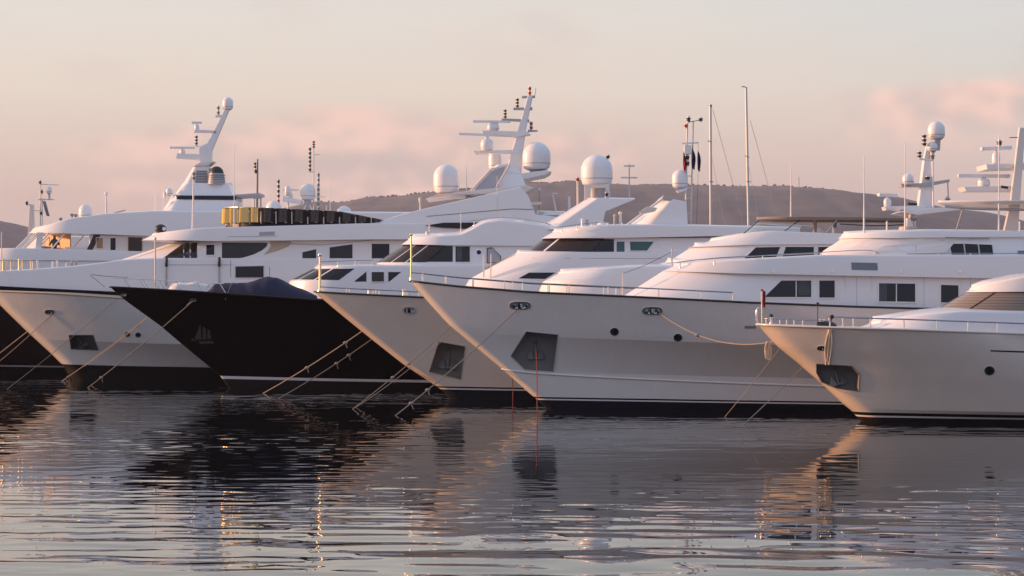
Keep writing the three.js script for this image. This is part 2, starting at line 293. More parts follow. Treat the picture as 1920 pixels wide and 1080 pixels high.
    const pt = (l, k) => { const a = Math.min(k, 1) * Math.PI / 2, x = k <= 1 ? l.xf + l.n * (1 - Math.cos(a)) : lerp(l.xf + l.n, l.xa, k - 1), z = k <= 1 ? l.w * Math.pow(Math.sin(a), l.e) : l.w; return V(x, l.y(x) + l.dy, z); };
    const ks = []; for (let i = 0; i <= NK; i++) ks.push(i / NK); for (let i = 1; i <= SK; i++) ks.push(1 + i / SK);
    const rings = L.map(l => { const a = ks.map(k => pt(l, k)), b = a.slice(1).reverse().map(p => V(p.x, p.y, -p.z)); return a.concat(b); });
    const last = rings[rings.length - 1], first = rings[0];
    for (const s of [.8, .5, .2, 0]) rings.push(last.map(p => V(p.x, p.y + camber * (1 - s * s), p.z * s)));
    rings.unshift(first.map(p => V(p.x, p.y, 0)));
    const n = rings[0].length, pos = [], idx = []; for (const R of rings) for (const p of R) pos.push(p.x, p.y, p.z);
    for (let i = 0; i < rings.length - 1; i++) for (let j = 0; j < n; j++) { const a = i * n + j, b = i * n + (j + 1) % n, c = a + n, d = b + n; idx.push(a, b, d, a, d, c); }
    let g = new THREE.BufferGeometry(); g.setAttribute('position', new THREE.Float32BufferAttribute(pos, 3)); g.setIndex(idx);
    g = toCreasedNormals(g, .55);
    const m = mesh(name, g, mat, parent ?? this.g);
    const nl = levels.length;
    const at = (s, k) => { const i = clamp(Math.floor(s), 0, nl - 2), t = s - i, kk = Math.abs(k), p = pt(L[i], kk).lerp(pt(L[i + 1], kk), t); if (k < 0) p.z *= -1; return p; };
    const kAt = (s, x) => { let a = 0, e = 2; for (let i = 0; i < 16; i++) { const m = (a + e) / 2; at(s, m).x < x ? a = m : e = m; } return (a + e) / 2; };
    const z = (x, y) => { // half width of the lofted surface at (x, y)
      let a = 0, e = nl - 1; for (let i = 0; i < 16; i++) { const m = (a + e) / 2; (x < at(m, 0).x || at(m, kAt(m, x)).y < y) && x >= at(m, 0).x ? a = m : (x < at(m, 0).x ? e = m : e = m); }
      return at((a + e) / 2, kAt((a + e) / 2, x)).z;
    };
    const pane = (pname, s0, s1, k0, k1, pm = M.glass, off = .02, { parent: pp, fn } = {}) => { // a pane wrapped on the surface, k along the plan (0 tip, 1 end of nose, 2 aft), negative = far side
      const nu = 10, nv = 4, P = [], I = [], pp2 = [];
      for (let i = 0; i <= nv; i++) for (let j = 0; j <= nu; j++) {
        const s = lerp(s0, s1, i / nv), k = lerp(k0, k1, j / nu), p = at(s, k), a = at(s, k + .01).sub(at(s, k - .01)), b = at(s + .01, k).sub(at(s - .01, k)), nn = a.cross(b).normalize();
        if (nn.dot(V(-.3, .2, k < 0 ? -1 : 1)) < 0) nn.negate(); p.addScaledVector(nn, off + (fn ? fn(i / nv, j / nu) : 0)); P.push(p.x, p.y, p.z); pp2.push(p.clone().addScaledVector(nn, -.03));
      }
      const q = (nu + 1); for (let i = 0; i < nv; i++) for (let j = 0; j < nu; j++) { const a = i * q + j; I.push(a, a + 1, a + q + 1, a, a + q + 1, a + q); }
      const base = P.length / 3; for (const p of pp2) P.push(p.x, p.y, p.z); // edge skirt
      const rim2 = []; for (let j = 0; j <= nu; j++) rim2.push(j); for (let i = 1; i <= nv; i++) rim2.push(i * q + nu); for (let j = nu - 1; j >= 0; j--) rim2.push(nv * q + j); for (let i = nv - 1; i > 0; i--) rim2.push(i * q);
      for (let i = 0; i < rim2.length; i++) { const a = rim2[i], b = rim2[(i + 1) % rim2.length]; I.push(a, base + a, base + b, a, base + b, b); }
      const gg = new THREE.BufferGeometry(); gg.setAttribute('position', new THREE.Float32BufferAttribute(P, 3)); gg.setIndex(I);
      return mesh(pname, toCreasedNormals(gg, .6), pm, pp ?? this.g);
    };
    const interior = () => { const l0 = L[0], l1 = L[nl - 1], xa = Math.max(l0.xf, l1.xf) + .8, xb = Math.min(l0.xa, l1.xa) - .1, ya = l0.y((xa + xb) / 2) + .02, yb = l1.y((xa + xb) / 2) - .02; return mesh('interior_bulkhead', box(xb - xa, yb - ya, .06, (xa + xb) / 2, (ya + yb) / 2, -.2), M.cabin, this.g); };
    return { m, z, at, pane, L, interior };
  }
  plate(name, poly, z0, z1, mat, { bevel = .04, parent } = {}) { // profile extruded across, between z0 and z1
    const zm = Math.max(z0, z1), pts = poly.map(q => { const p = this.P(q[0], q[1], zm); return new THREE.Vector2(p.x, p.y); });
    const g = new THREE.ExtrudeGeometry(new THREE.Shape(pts), { depth: Math.abs(z1 - z0) - 2 * bevel, bevelEnabled: bevel > 0, bevelSize: bevel * .7, bevelThickness: bevel, bevelSegments: 2, curveSegments: 4 });
    g.translate(0, 0, Math.min(z0, z1) + bevel); return mesh(name, g, mat, parent ?? this.g);
  }
  pole(name, a, b, r0, r1 = r0, mat = M.white, z = 0, parent, seg = 8) { return mesh(name, bar(this.P(a[0], a[1], z), this.P(b[0], b[1], z), r0, r1, seg), mat, parent ?? this.g); }
  dome(px, pyBase, wpx, hpx, z = 0, { pedestal = 0, parent, mat = M.white } = {}) {
    const p = this.P(px, pyBase, z), r = this.S(wpx, z) / 2, h = this.S(hpx, z), d = sub('satellite_dome', parent ?? this.g); d.position.copy(p);
    const g = new THREE.LatheGeometry(DOMEP(r, h), 28); mesh('radome', g, mat, d);
    const ped = pedestal ? this.S(pedestal, z) : .06;
    mesh('pedestal', merge([new THREE.CylinderGeometry(r * .5, r * .42, ped, 16).translate(0, -ped / 2, 0), new THREE.CylinderGeometry(r * .78, r * .6, .08, 20).translate(0, -.02, 0)]), M.paleGrey, d);
    const ring = new THREE.CylinderGeometry(r * 1.006, r * 1.006, .05, 28, 1, true).translate(0, h * .22, 0); mesh('seam_band', ring, M.paleGrey, d);
    return d;
  }
  radar(px, py, barPx, z = 0, { ped = 14, yaw = 0, parent, tilt = 0 } = {}) { // py = row of the bar
    const p = this.P(px, py, z), L = this.S(barPx, z), h = this.S(ped, z), d = sub('radar_scanner', parent ?? this.g); d.position.copy(p);
    const gr = clamp(L * .13, .2, .46), b = box(L, .16, .22); const c1 = new THREE.CylinderGeometry(.1, .1, .2, 10).rotateX(Math.PI / 2).translate(L / 2, 0, 0), c2 = c1.clone().translate(-L, 0, 0);
    const bm = mesh('array_bar', merge([b, c1, c2]), M.white, d); bm.rotation.set(0, yaw, tilt);
    mesh('gearbox', merge([new THREE.LatheGeometry([[.001, 0], [.7, 0], [.95, .12], [1, .45], [.85, .66], [.5, .74], [.3, .78], [.3, 1], [.001, 1]].map(q => new THREE.Vector2(q[0] * gr, q[1] * h)), 16).translate(0, -h, 0), box(gr * 2, .06, gr * 1.7, 0, -h - .02, 0)]), M.white, d);
    return d;
  }
  lights(px, pyTop, pyBot, z = 0, mat = M.dark, parent, n = 3) { // a stack of lantern housings
    const a = this.P(px, pyBot, z), b = this.P(px, pyTop, z), h = (b.y - a.y) / n, s = sub('light_stack', parent ?? this.g);
    for (let i = 0; i < n; i++) {
      const l = mesh('lantern', merge([new THREE.CylinderGeometry(.11, .11, h * .46, 10).translate(0, h * .42, 0), new THREE.CylinderGeometry(.15, .15, h * .12, 10).translate(0, h * .68, 0)]), mat, s); l.position.set(a.x, a.y + i * h, a.z);
      mesh('lens', new THREE.CylinderGeometry(.085, .085, h, 8).translate(0, h * .5, 0), M.mast, l);
    }
    return s;
  }
  rail(path, { h = .6, posts = [], r = .03, mat = M.steel, mid = false, drop } = {}) { // path: list of Vector3 of the handrail; posts: params 0..1
    const rg = sub('guard_rail', this.g), c = new THREE.CatmullRomCurve3(path, false, 'centripetal');
    mesh('handrail', new THREE.TubeGeometry(c, 60, r, 6), mat, rg);
    if (mid) mesh('wire', new THREE.TubeGeometry(new THREE.CatmullRomCurve3(path.map(p => V(p.x, p.y - h * .5, p.z)), false, 'centripetal'), 60, .009, 5), mat, rg);
    for (const t of posts) { const p = c.getPoint(t), q = V(p.x + (drop ?? 0), p.y - h, p.z); mesh('stanchion', merge([bar(q, p, .03, .026, 8), new THREE.CylinderGeometry(.055, .06, .06, 8).translate(q.x, q.y + .02, q.z)]), mat === M.steel ? M.chrome : mat, rg); }
    return rg;
  }
  deckRail(px0, px1, dyPx, postsPx, opts = {}) { // handrail above the sheer, between two px columns on the near side, mirrored on the far side
    const h = this.h, path = [], N = 24, inset = .1;
    const X = px => { let z = 0, p; for (let i = 0; i < 8; i++) { p = this.P(px, 560, z); z = h.half(1, p.x) - inset; } return p.x; };
    const dy = this.S(dyPx, 2), xa = X(px0), xb = X(px1); for (let i = 0; i <= N; i++) { const x = lerp(xa, xb, i / N); path.push(V(x, h.sheerY(x) + dy, Math.max(.04, h.half(1, x) - inset))); }
    const ps = postsPx.map(p => (X(p) - xa) / (xb - xa));
    // chord-length parameter is close to x here
    const r = this.rail(path, { h: dy + .02, posts: ps, ...opts });
    this.rail(path.map(p => V(p.x, p.y, -p.z)), { h: dy + .02, posts: ps, ...opts });
    return r;
  }
  jackstaff(px, pyTop, pyBot, r, mat) {
    const s = sub('jackstaff', this.g), a = this.P(px, pyBot, 0), b = this.P(px, pyTop, 0);
    mesh('staff', bar(a, b, r, r * .75, 10), mat, s); mesh('truck', new THREE.SphereGeometry(r * 1.5, 10, 8).translate(b.x, b.y, b.z), M.chrome, s);
    mesh('socket', new THREE.CylinderGeometry(r * 1.7, r * 2, .16, 10).translate(a.x, a.y + .08, a.z), M.chrome, s); return s;
  }
  whip(px, pyTop, pyBot, z = 0, r = .03) { const s = sub('whip_antenna', this.g), a = this.P(px, pyBot, z), b = this.P(px, pyTop, z), m = a.clone().lerp(b, .3); mesh('rod', bar(m, b, r, r * .6, 6), M.white, s); mesh('base', bar(a, m, r * 1.4, r * 1.2, 8), M.white, s); return s; }
}
function cutHoles(geo, polys) { // takes convex (x, y) openings out of a non-indexed shell
  if (!polys.length) return geo;
  if (!geo.attributes.uv) geo = clean(geo);
  const P = geo.attributes.position, N = geo.attributes.normal, U = geo.attributes.uv, op = [], on = [], ou = [];
  const vert = i => [P.getX(i), P.getY(i), P.getZ(i), N.getX(i), N.getY(i), N.getZ(i), U.getX(i), U.getY(i)];
  const side = (v, a, b) => (b.x - a.x) * (v[1] - a.y) - (b.y - a.y) * (v[0] - a.x);                  // > 0 inside a CCW polygon
  const clip = (poly, a, b, sg) => { const out = []; for (let i = 0; i < poly.length; i++) { const p = poly[i], q = poly[(i + 1) % poly.length], dp = sg * side(p, a, b), dq = sg * side(q, a, b); if (dp >= 0) out.push(p); if ((dp > 0 && dq < 0) || (dp < 0 && dq > 0)) { const t = dp / (dp - dq); out.push(p.map((x, k) => x + (q[k] - x) * t)); } } return out; };
  const bx = polys.map(c => [Math.min(...c.map(p => p.x)), Math.max(...c.map(p => p.x)), Math.min(...c.map(p => p.y)), Math.max(...c.map(p => p.y))]);
  for (let i = 0; i < P.count; i += 3) {
    let pieces = [[vert(i), vert(i + 1), vert(i + 2)]];
    polys.forEach((c, n) => {
      const B = bx[n], next = [];
      for (const pc of pieces) {
        const xs = pc.map(v => v[0]), ys = pc.map(v => v[1]);
        if (Math.max(...xs) < B[0] || Math.min(...xs) > B[1] || Math.max(...ys) < B[2] || Math.min(...ys) > B[3]) { next.push(pc); continue; }
        let rest = pc; for (let k = 0; k < c.length && rest.length > 2; k++) { const a = c[k], b = c[(k + 1) % c.length], outp = clip(rest, a, b, -1); if (outp.length > 2) next.push(outp); rest = clip(rest, a, b, 1); }
      }
      pieces = next;
    });
    for (const pc of pieces) for (let k = 1; k < pc.length - 1; k++) for (const v of [pc[0], pc[k], pc[k + 1]]) { op.push(v[0], v[1], v[2]); on.push(v[3], v[4], v[5]); ou.push(v[6], v[7]); }
  }
  const g = new THREE.BufferGeometry(); g.setAttribute('position', new THREE.Float32BufferAttribute(op, 3)); g.setAttribute('normal', new THREE.Float32BufferAttribute(on, 3)); g.setAttribute('uv', new THREE.Float32BufferAttribute(ou, 2)); return g;
}
const mid2 = (a, b, t) => [lerp(a.x, b.x, t), lerp(a.y, b.y, t)];
// ---------------------------------------------------------------- the sea
{
  const xs = [], zs = [];
  for (let x = -37; x <= 37.001; x += .13) xs.push(x);
  for (let x = 38, s = .6; x < 2100; s *= 1.22, x += s) { xs.push(x); xs.unshift(-x); }
  for (let z = 34, s; z < 163; z += s) { s = lerp(.085, .26, clamp((z - 40) / 120, 0, 1)); zs.push(z); }
  for (let z = 163.5, s = .8; z < 4700; s *= 1.22, z += s) zs.push(z);
  for (let z = 33.5, s = .5; z > -400; s *= 1.3, z -= s) zs.unshift(z);
  const comps = [];
  for (let i = 0; i < 54; i++) {
    const lam = .42 * Math.pow(17, rnd()), th = (rnd() + rnd() + rnd() - 1.5) * .8 + .05, k = 2 * Math.PI / lam;
    const slope = lam < .7 ? .0024 : lam < 1.9 ? .0048 : lam < 3.4 ? .0052 : .0050;
    comps.push([k * Math.sin(th), k * Math.cos(th), rnd() * 6.283, slope * rr(.6, 1.4), k]);
  }
  const nx = xs.length, nzr = zs.length, pos = new Float32Array(nx * nzr * 3), nor = new Float32Array(nx * nzr * 3), idx = [];
  for (let j = 0; j < nzr; j++) for (let i = 0; i < nx; i++) {
    const x = xs[i], z = zs[j], o = (j * nx + i) * 3;
    const mask = sstep(46, 36, Math.abs(x)) * sstep(26, 34, z) * sstep(176, 158, z);
    let y = 0, sx = 0, sz = 0;
    if (mask > 0) {
      const far = sstep(52, 80, z), g = mask * lerp(1.25, .30, far) * (1 - .6 * Math.exp(-(((x + 7) / 5) ** 2) - ((z - 47) / 9) ** 2)) * lerp(.3, 1.35, sstep(.3, .7, fbm(x * .06 + 5, z * .045 + 2, 3))), g2 = lerp(.3, 1.5, sstep(.35, .68, fbm(x * .12 + 50, z * .1 + 9, 3)));
      for (const c of comps) { const ph = c[0] * x + c[1] * z + c[2], a = c[3] * g * (c[4] > 5 ? g2 * lerp(1, 2.4, far) : 1); y += a / c[4] * Math.sin(ph); const d = a / c[4] * Math.cos(ph); sx += d * c[0]; sz += d * c[1]; }
    }
    pos[o] = x; pos[o + 1] = y; pos[o + 2] = -z;
    const n = Math.hypot(sx, 1, sz); nor[o] = -sx / n; nor[o + 1] = 1 / n; nor[o + 2] = sz / n;
  }
  for (let j = 0; j < nzr - 1; j++) for (let i = 0; i < nx - 1; i++) { const a = j * nx + i, b = a + 1, c = a + nx, d = c + 1; idx.push(a, b, d, a, d, c); }
  const g = new THREE.BufferGeometry(); g.setAttribute('position', new THREE.BufferAttribute(pos, 3)); g.setAttribute('normal', new THREE.BufferAttribute(nor, 3)); g.setIndex(idx);
  const sea = mesh('sea', g, std(lin(.006, .008, .010), .015, 0, { ior: 1.5 }), scene);
  tag(sea, 'dark rippled harbour water in front of the moored yachts', 'water', null, 'structure');
}
// ---------------------------------------------------------------- hills across the bay
function hillRange(name, label, ridgePx, D, depth, seed, color) {
  D *= KD; depth *= KD;
  const T = mkTab(ridgePx.map(([px, py]) => [(px - 960) / FL * D, EYE - (py - HOR) / FL * D]));
  const xa = T[0][0], xb = T[T.length - 1][0], nx = 420, nd = 90, pos = [], idx = [], col = [];
  const hAt = (x, t) => { const r = interp(T, x), prof = Math.pow(Math.sin(clamp(t, 0, 1) * Math.PI), .8); return Math.max(-3, (r + (fbm(x * .02 + seed, 3.1, 4) - .5) * 9) * prof + (1 - Math.abs(2 * t - 1)) * (fbm(x * .006 + seed, t * 6, 5) - .5) * 60 * Math.abs(2 * t - 1) - 2); };
  for (let j = 0; j <= nd; j++) for (let i = 0; i <= nx; i++) {
    const x = lerp(xa, xb, i / nx), t = j / nd, y = hAt(x, t), z = -(D + (t - .5) * depth);
    pos.push(x, y, z); const n = fbm(x * .012 + seed, t * 22, 5), m = sstep(.42, .62, n), q = .6 + .8 * fbm(x * .06, t * 70 + seed, 4);
    col.push(lerp(color[0], color[3], m) * q, lerp(color[1], color[4], m) * q, lerp(color[2], color[5], m) * q);
  }
  for (let j = 0; j < nd; j++) for (let i = 0; i < nx; i++) { const a = j * (nx + 1) + i, b = a + 1, c = a + nx + 1, d = c + 1; idx.push(a, b, d, a, d, c); }
  const g = new THREE.BufferGeometry(); g.setAttribute('position', new THREE.Float32BufferAttribute(pos, 3)); g.setAttribute('color', new THREE.Float32BufferAttribute(col, 3)); g.setIndex(idx); g.computeVertexNormals();
  const m = mesh(name, g, new THREE.MeshStandardMaterial({ vertexColors: true, roughness: 1, side: THREE.DoubleSide }), scene);
  tag(m, label, 'hill', null, 'structure'); return { hAt, T, D, depth };
}
const hillMain = hillRange('hill', 'hazy mauve brown hill ridge across the bay', [[330, 440], [450, 425], [560, 392], [610, 381], [680, 374], [760, 366], [820, 362], [870, 355], [930, 350], [990, 342], [1080, 344], [1180, 352], [1300, 349], [1440, 350], [1520, 354], [1600, 365], [1680, 379], [1760, 396], [1850, 415], [1950, 432], [2200, 470], [2600, 545]], 2600, 1500, 11, [.098, .096, .100, .070, .071, .076]);
hillRange('hill_001', 'low hazy hill behind the bow of the far white yacht', [[-700, 420], [-300, 385], [-100, 400], [0, 410], [30, 416], [60, 429], [120, 450], [300, 520]], 2900, 1200, 71, [.098, .096, .100, .070, .071, .076]);
{ // scrub along the ridge
  const sg = new THREE.IcosahedronGeometry(1, 0), N = 1500, im = new THREE.InstancedMesh(sg, new THREE.MeshStandardMaterial({ color: lin(.07, .065, .05), roughness: 1 }), N), mt = new THREE.Matrix4(), q = new THREE.Quaternion(), e = new THREE.Euler();
  for (let i = 0; i < N; i++) {
    const px = i < 900 ? rr(850, 1250) : rr(590, 1800), x = (px - 960) / FL * 2600 * KD, t = rr(.46, .505), s = rr(.9, 2.6);
    q.setFromEuler(e.set(rr(0, 6), rr(0, 6), rr(0, 6))); mt.compose(V(x, hillMain.hAt(x, t) + s * .3, -KD * (2600 + (t - .5) * 1500)), q, V(s * rr(1, 1.7), s * rr(.7, 1.2), s)); im.setMatrixAt(i, mt);
  }
  im.name = 'hill_scrub'; scene.add(im); tag(im, 'dark low scrub scattered over the hill ridge', 'scrub', null, 'stuff');
}
{ // mast on the ridge
  const p = V((1498 - 960) / FL * 2600 * KD, 0, -2600 * KD), y0 = hillMain.hAt(p.x, .5), g = topGroup('transmission_mast', 'thin lattice mast standing on the hill ridge', 'mast', V(p.x, y0 - 2, p.z));
  const legs = [[-1, -1], [1, -1], [0, 1]].map(([a, b]) => bar(V(a * 1.6, 0, b * 1.6), V(a * .3, 22, b * .3), .22, .16, 5)); mesh('lattice', merge(legs), M.grey, g);
  mesh('antenna_drum', new THREE.CylinderGeometry(.9, .9, 3, 8).translate(0, 17, 0), M.paleGrey, g);
}
// ---------------------------------------------------------------- white yacht with the canvas cover over its bridge windows (middle right)
const F = new Boat('motor_yacht', 'long white yacht with a pentagonal anchor pocket and canvas covered bridge windscreen', 80.8, 1500);
{
  const b = F;
  b.hull({ B: 4.0, len: 43, r: .5, p: 1.5, knuckles: [.42, .68], lev: [[0, .58, 28], [.2, .74, 27.4], [.42, .77, 27], [.68, .985, 21], [1, 1, 18.5]],
    stem: [[768, 527], [785, 545], [840, 602], [902, 652], [947, 690], [990, 730], [1005, 743], [1022, 760], [1034, 772], [1075, 796]],
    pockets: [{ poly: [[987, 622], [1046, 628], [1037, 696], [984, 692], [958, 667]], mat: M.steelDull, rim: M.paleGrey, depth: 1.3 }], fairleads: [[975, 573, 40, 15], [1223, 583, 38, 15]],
    sheer: [[768, 527], [860, 537], [1000, 548], [1200, 557], [1400, 567], [1600, 575], [1740, 579], [1920, 584], [2300, 592]],
    zones: [{ name: 'hull', v0: .236, v1: 1, mat: M.hullWhite }, { name: 'boot_stripe', v0: .224, v1: .236, mat: M.boot }, { name: 'white_stripe', v0: .214, v1: .224, mat: M.stripe }, { name: 'bottom', v0: 0, v1: .214, mat: M.navy }], capMat: M.dark, capR: .05 });
  b.hullLine('spray_rail', .432, .33, .04, .86, .055, M.hullWhite);
  const hz = b.hz;
  b.anchor(1004, 662, 34, M.anchor);
  b.porthole(1152, 622, 8.5, hz); b.porthole(1271, 633, 8.5, hz);
  b.patch('vent_slot', [[1396, 611], [1417, 611], [1417, 616], [1396, 616]], hz, .02, M.grey);
  b.jackstaff(771, 440, 528, .05, M.brass);
  b.deckRail(772, 1375, 17, [792, 835, 886, 946, 962, 980, 1030, 1067, 1140, 1165, 1235, 1315, 1374]);
  // lower deckhouse and the deck band over it
  const lo = b.house('deckhouse', [{ pts: [[1158, 562], [1330, 570], [1600, 582], [1920, 590], [2250, 596]], w: 3.3, n: 6.6, e: .85 }, { pts: [[1243, 508], [1400, 513], [1600, 517], [1920, 523], [2250, 527]], w: 3.15, n: 6.4, e: .85 }], { r: .02, camber: 0 });
  b.house('upper_deck_band', [{ pts: [[1240, 509], [1400, 513], [1600, 517], [1920, 523], [2250, 527]], w: 3.42, n: 6.7, e: .85 }, { pts: [[1262, 499], [1330, 493], [1430, 488], [1545, 482], [1700, 482], [1920, 481], [2250, 484]], w: 3.36, n: 6.3, e: .85 }], { r: .1, camber: .06 });
  const up = b.house('bridge', [{ pts: [[1528, 484], [1700, 484], [1920, 483], [2200, 483]], w: 2.65, n: 4.6, e: .85 }, { pts: [[1580, 447], [1700, 445], [1920, 443], [2200, 443]], w: 2.45, n: 4.2, e: .85 }], { r: .05, camber: .05 });
  b.house('bridge_roof', [{ pts: [[1572, 448], [1700, 446], [1920, 444], [2200, 444]], w: 2.62, n: 4.4, e: .85 }, { pts: [[1578, 442], [1640, 437], [1740, 435], [1920, 437], [2200, 438]], w: 2.6, n: 4.3, e: .85 }], { r: .1, camber: .1 });
  up.pane('windscreen_cover', .1, .93, -1.02, 1.08, M.canvas, .04, { fn: (v, u) => .045 * Math.sin(v * 7 + Math.sin(u * 23) * 1.7) + .03 * Math.sin(u * 31 + v * 5) });
  // windows
  b.window([[1433, 557], [1465, 526], [1521, 526], [1521, 557]], lo.z, { mull: [1493], cut: lo, blind: [1497, 1521, .9] });
  b.window([[1536, 526], [1565, 526], [1565, 558], [1536, 558]], lo.z, { cut: lo });
  b.window([[1648, 531], [1716, 532], [1716, 566], [1648, 565]], lo.z, { mull: [1681], fw: 2.5, cut: lo, blind: [1650, 1664, .95] });
  b.window([[1764, 534], [1797, 535], [1797, 568], [1764, 567]], lo.z, { cut: lo });
  b.window([[1840, 537], [1900, 539], [1900, 572], [1840, 571]], lo.z, { mull: [1870], cut: lo }); lo.interior(); up.interior();
  for (const px of [1606, 1732, 1820]) b.patch('panel_joint', [[px, 520], [px + .8, 520], [px + .8, 574], [px, 574]], lo.z, .006, M.paleGrey, { sub: 0, thick: .008 });
  b.patch('side_vent', [[1596, 492], [1645, 493], [1646, 507], [1597, 506]], () => 3.4, .012, M.teal);
  b.window([[1780, 457], [1806, 457], [1810, 486], [1786, 486]], up.z, { cut: up }); b.window([[1808, 457], [1833, 458], [1837, 487], [1812, 487]], up.z, { cut: up }); b.window([[1835, 458], [1860, 459], [1864, 488], [1839, 488]], up.z, { cut: up });
  b.patch('eave_trim', [[1772, 444.4], [1855, 446], [1855, 447.4], [1772, 446]], () => 2.62, .02, M.grey, { sub: 0 });
  b.window([[1908, 470], [1935, 470], [1935, 490], [1908, 490]], up.z, { mat: M.teal });
  b.patch('seam_strip', [[1716, 447], [1717, 447], [1719, 482], [1718, 482]], up.z, .008, M.paleGrey, { sub: 1, thick: .01 }); b.patch('seam_strip', [[1700, 451], [1772, 450.2], [1772, 451], [1700, 451.8]], up.z, .008, M.paleGrey, { sub: 1, thick: .01 });
  b.patch('rub_strip', [[1260, 562], [1420, 569.5], [1420, 571], [1260, 563.5]], lo.z, .02, M.paleGrey, { sub: 2, thick: .03 });
  for (const px of [1585, 1635]) b.pole('drain_pipe', [px, 518], [px, 572], .025, .025, M.white, 3.2);
  // coach roof rail
  { const pts = [[1268, 492], [1340, 484], [1430, 479], [1540, 473], [1640, 471], [1650, 478]].map(q => b.P(q[0], q[1], 2.9)); b.rail(pts, { h: .28, posts: [.02, .2, .4, .6, .8, .97], r: .02 }); }
  b.pole('pole', [1168, 556], [1168, 512], .03, .03, M.cream, 1.2); b.pole('pole', [1260, 500], [1260, 466], .035, .03, M.cream, 1.5);
  mesh('stay_wire', tube([b.P(1168, 513, 1.2), b.P(1210, 497, 1.3), b.P(1260, 472, 1.5)], .012), M.dark, b.g);
  { const pts = [[1700, 476], [1780, 475], [1860, 475], [1960, 475]].map(q => b.P(q[0], q[1], 3.2)); b.rail(pts, { h: .2, posts: [.03, .25, .5, .75, .97], r: .02 }); }
  for (const px of [1450, 1560, 1690, 1800]) { const q = b.P(px, 510, 3.4); mesh('deck_light', new THREE.CylinderGeometry(.06, .06, .05, 10).rotateX(1.57).translate(q.x, q.y + .02, q.z + .02), M.chrome, b.g); }
  // hardtop, mast and radars over the bridge
  const ht = b.house('hardtop', [{ pts: [[1766, 383.5], [1860, 383.5], [2150, 382]], w: 2.35, n: 3.1 }, { pts: [[1758, 380], [1850, 377.5], [2150, 375]], w: 2.5, n: 3.4 }], { mat: M.cream, r: .04, camber: .08 });
  mesh('hardtop_tube', tube([b.P(1772, 387, 1.8), b.P(1820, 391, 2.1), b.P(1900, 393, 2.2), b.P(2000, 394, 2.2)], .06), M.alu, b.g);
  for (const z of [1.4, -1.4]) b.plate('mast_leg', [[1882, 440], [1908, 440], [1912, 380], [1922, 240], [1913, 240], [1896, 380]], z - .16, z + .16, M.cream);
  b.pole('brace', [1790, 442], [1806, 390], .035, .035, M.alu, 2.0); b.pole('brace', [1985, 442], [1975, 390], .05, .05, M.cream, 2.0);
  const pf = b.plate('radar_platform', [[1850, 309], [1945, 305], [1945, 313], [1852, 316]], -1.2, 1.2, M.white); b.plate('radar_platform', [[1808, 351], [1910, 349], [1910, 357], [1812, 357]], -.8, .8, M.white);
  b.radar(1868, 278, 56, .4, { ped: 29, yaw: .3, tilt: .06 }); b.radar(1845, 330, 92, .5, { ped: 20, yaw: .1 });
  b.pole('wind_arm', [1893, 258], [1918, 257], .02, .02, M.dark, 1.4); b.lights(1918, 246, 258, 1.4, M.dark, null, 1); b.lights(1874, 262, 274, .4, M.dark, null, 1);
  b.pole('camera_arm', [1877, 350], [1890, 352], .06, .06, M.dark, 1.5);
  b.whip(1620, 290, 438, 1.6); b.whip(1697, 265, 436, 1.9); b.whip(1873, 252, 436, 2.3, .032); b.pole('pole', [1663, 436], [1663, 415], .04, .04, M.white, 1.2); b.pole('pole', [1912, 438], [1912, 415], .04, .04, M.white, 2.2);
  { const d = b.P(1703, 436, .6); const s = sub('horn_light', b.g); mesh('cone', new THREE.CylinderGeometry(.1, .26, .55, 12).translate(d.x, d.y + .4, d.z), M.cream, s); mesh('foot', new THREE.CylinderGeometry(.42, .5, .3, 14).translate(d.x, d.y + .12, d.z), M.beige, s); }
}
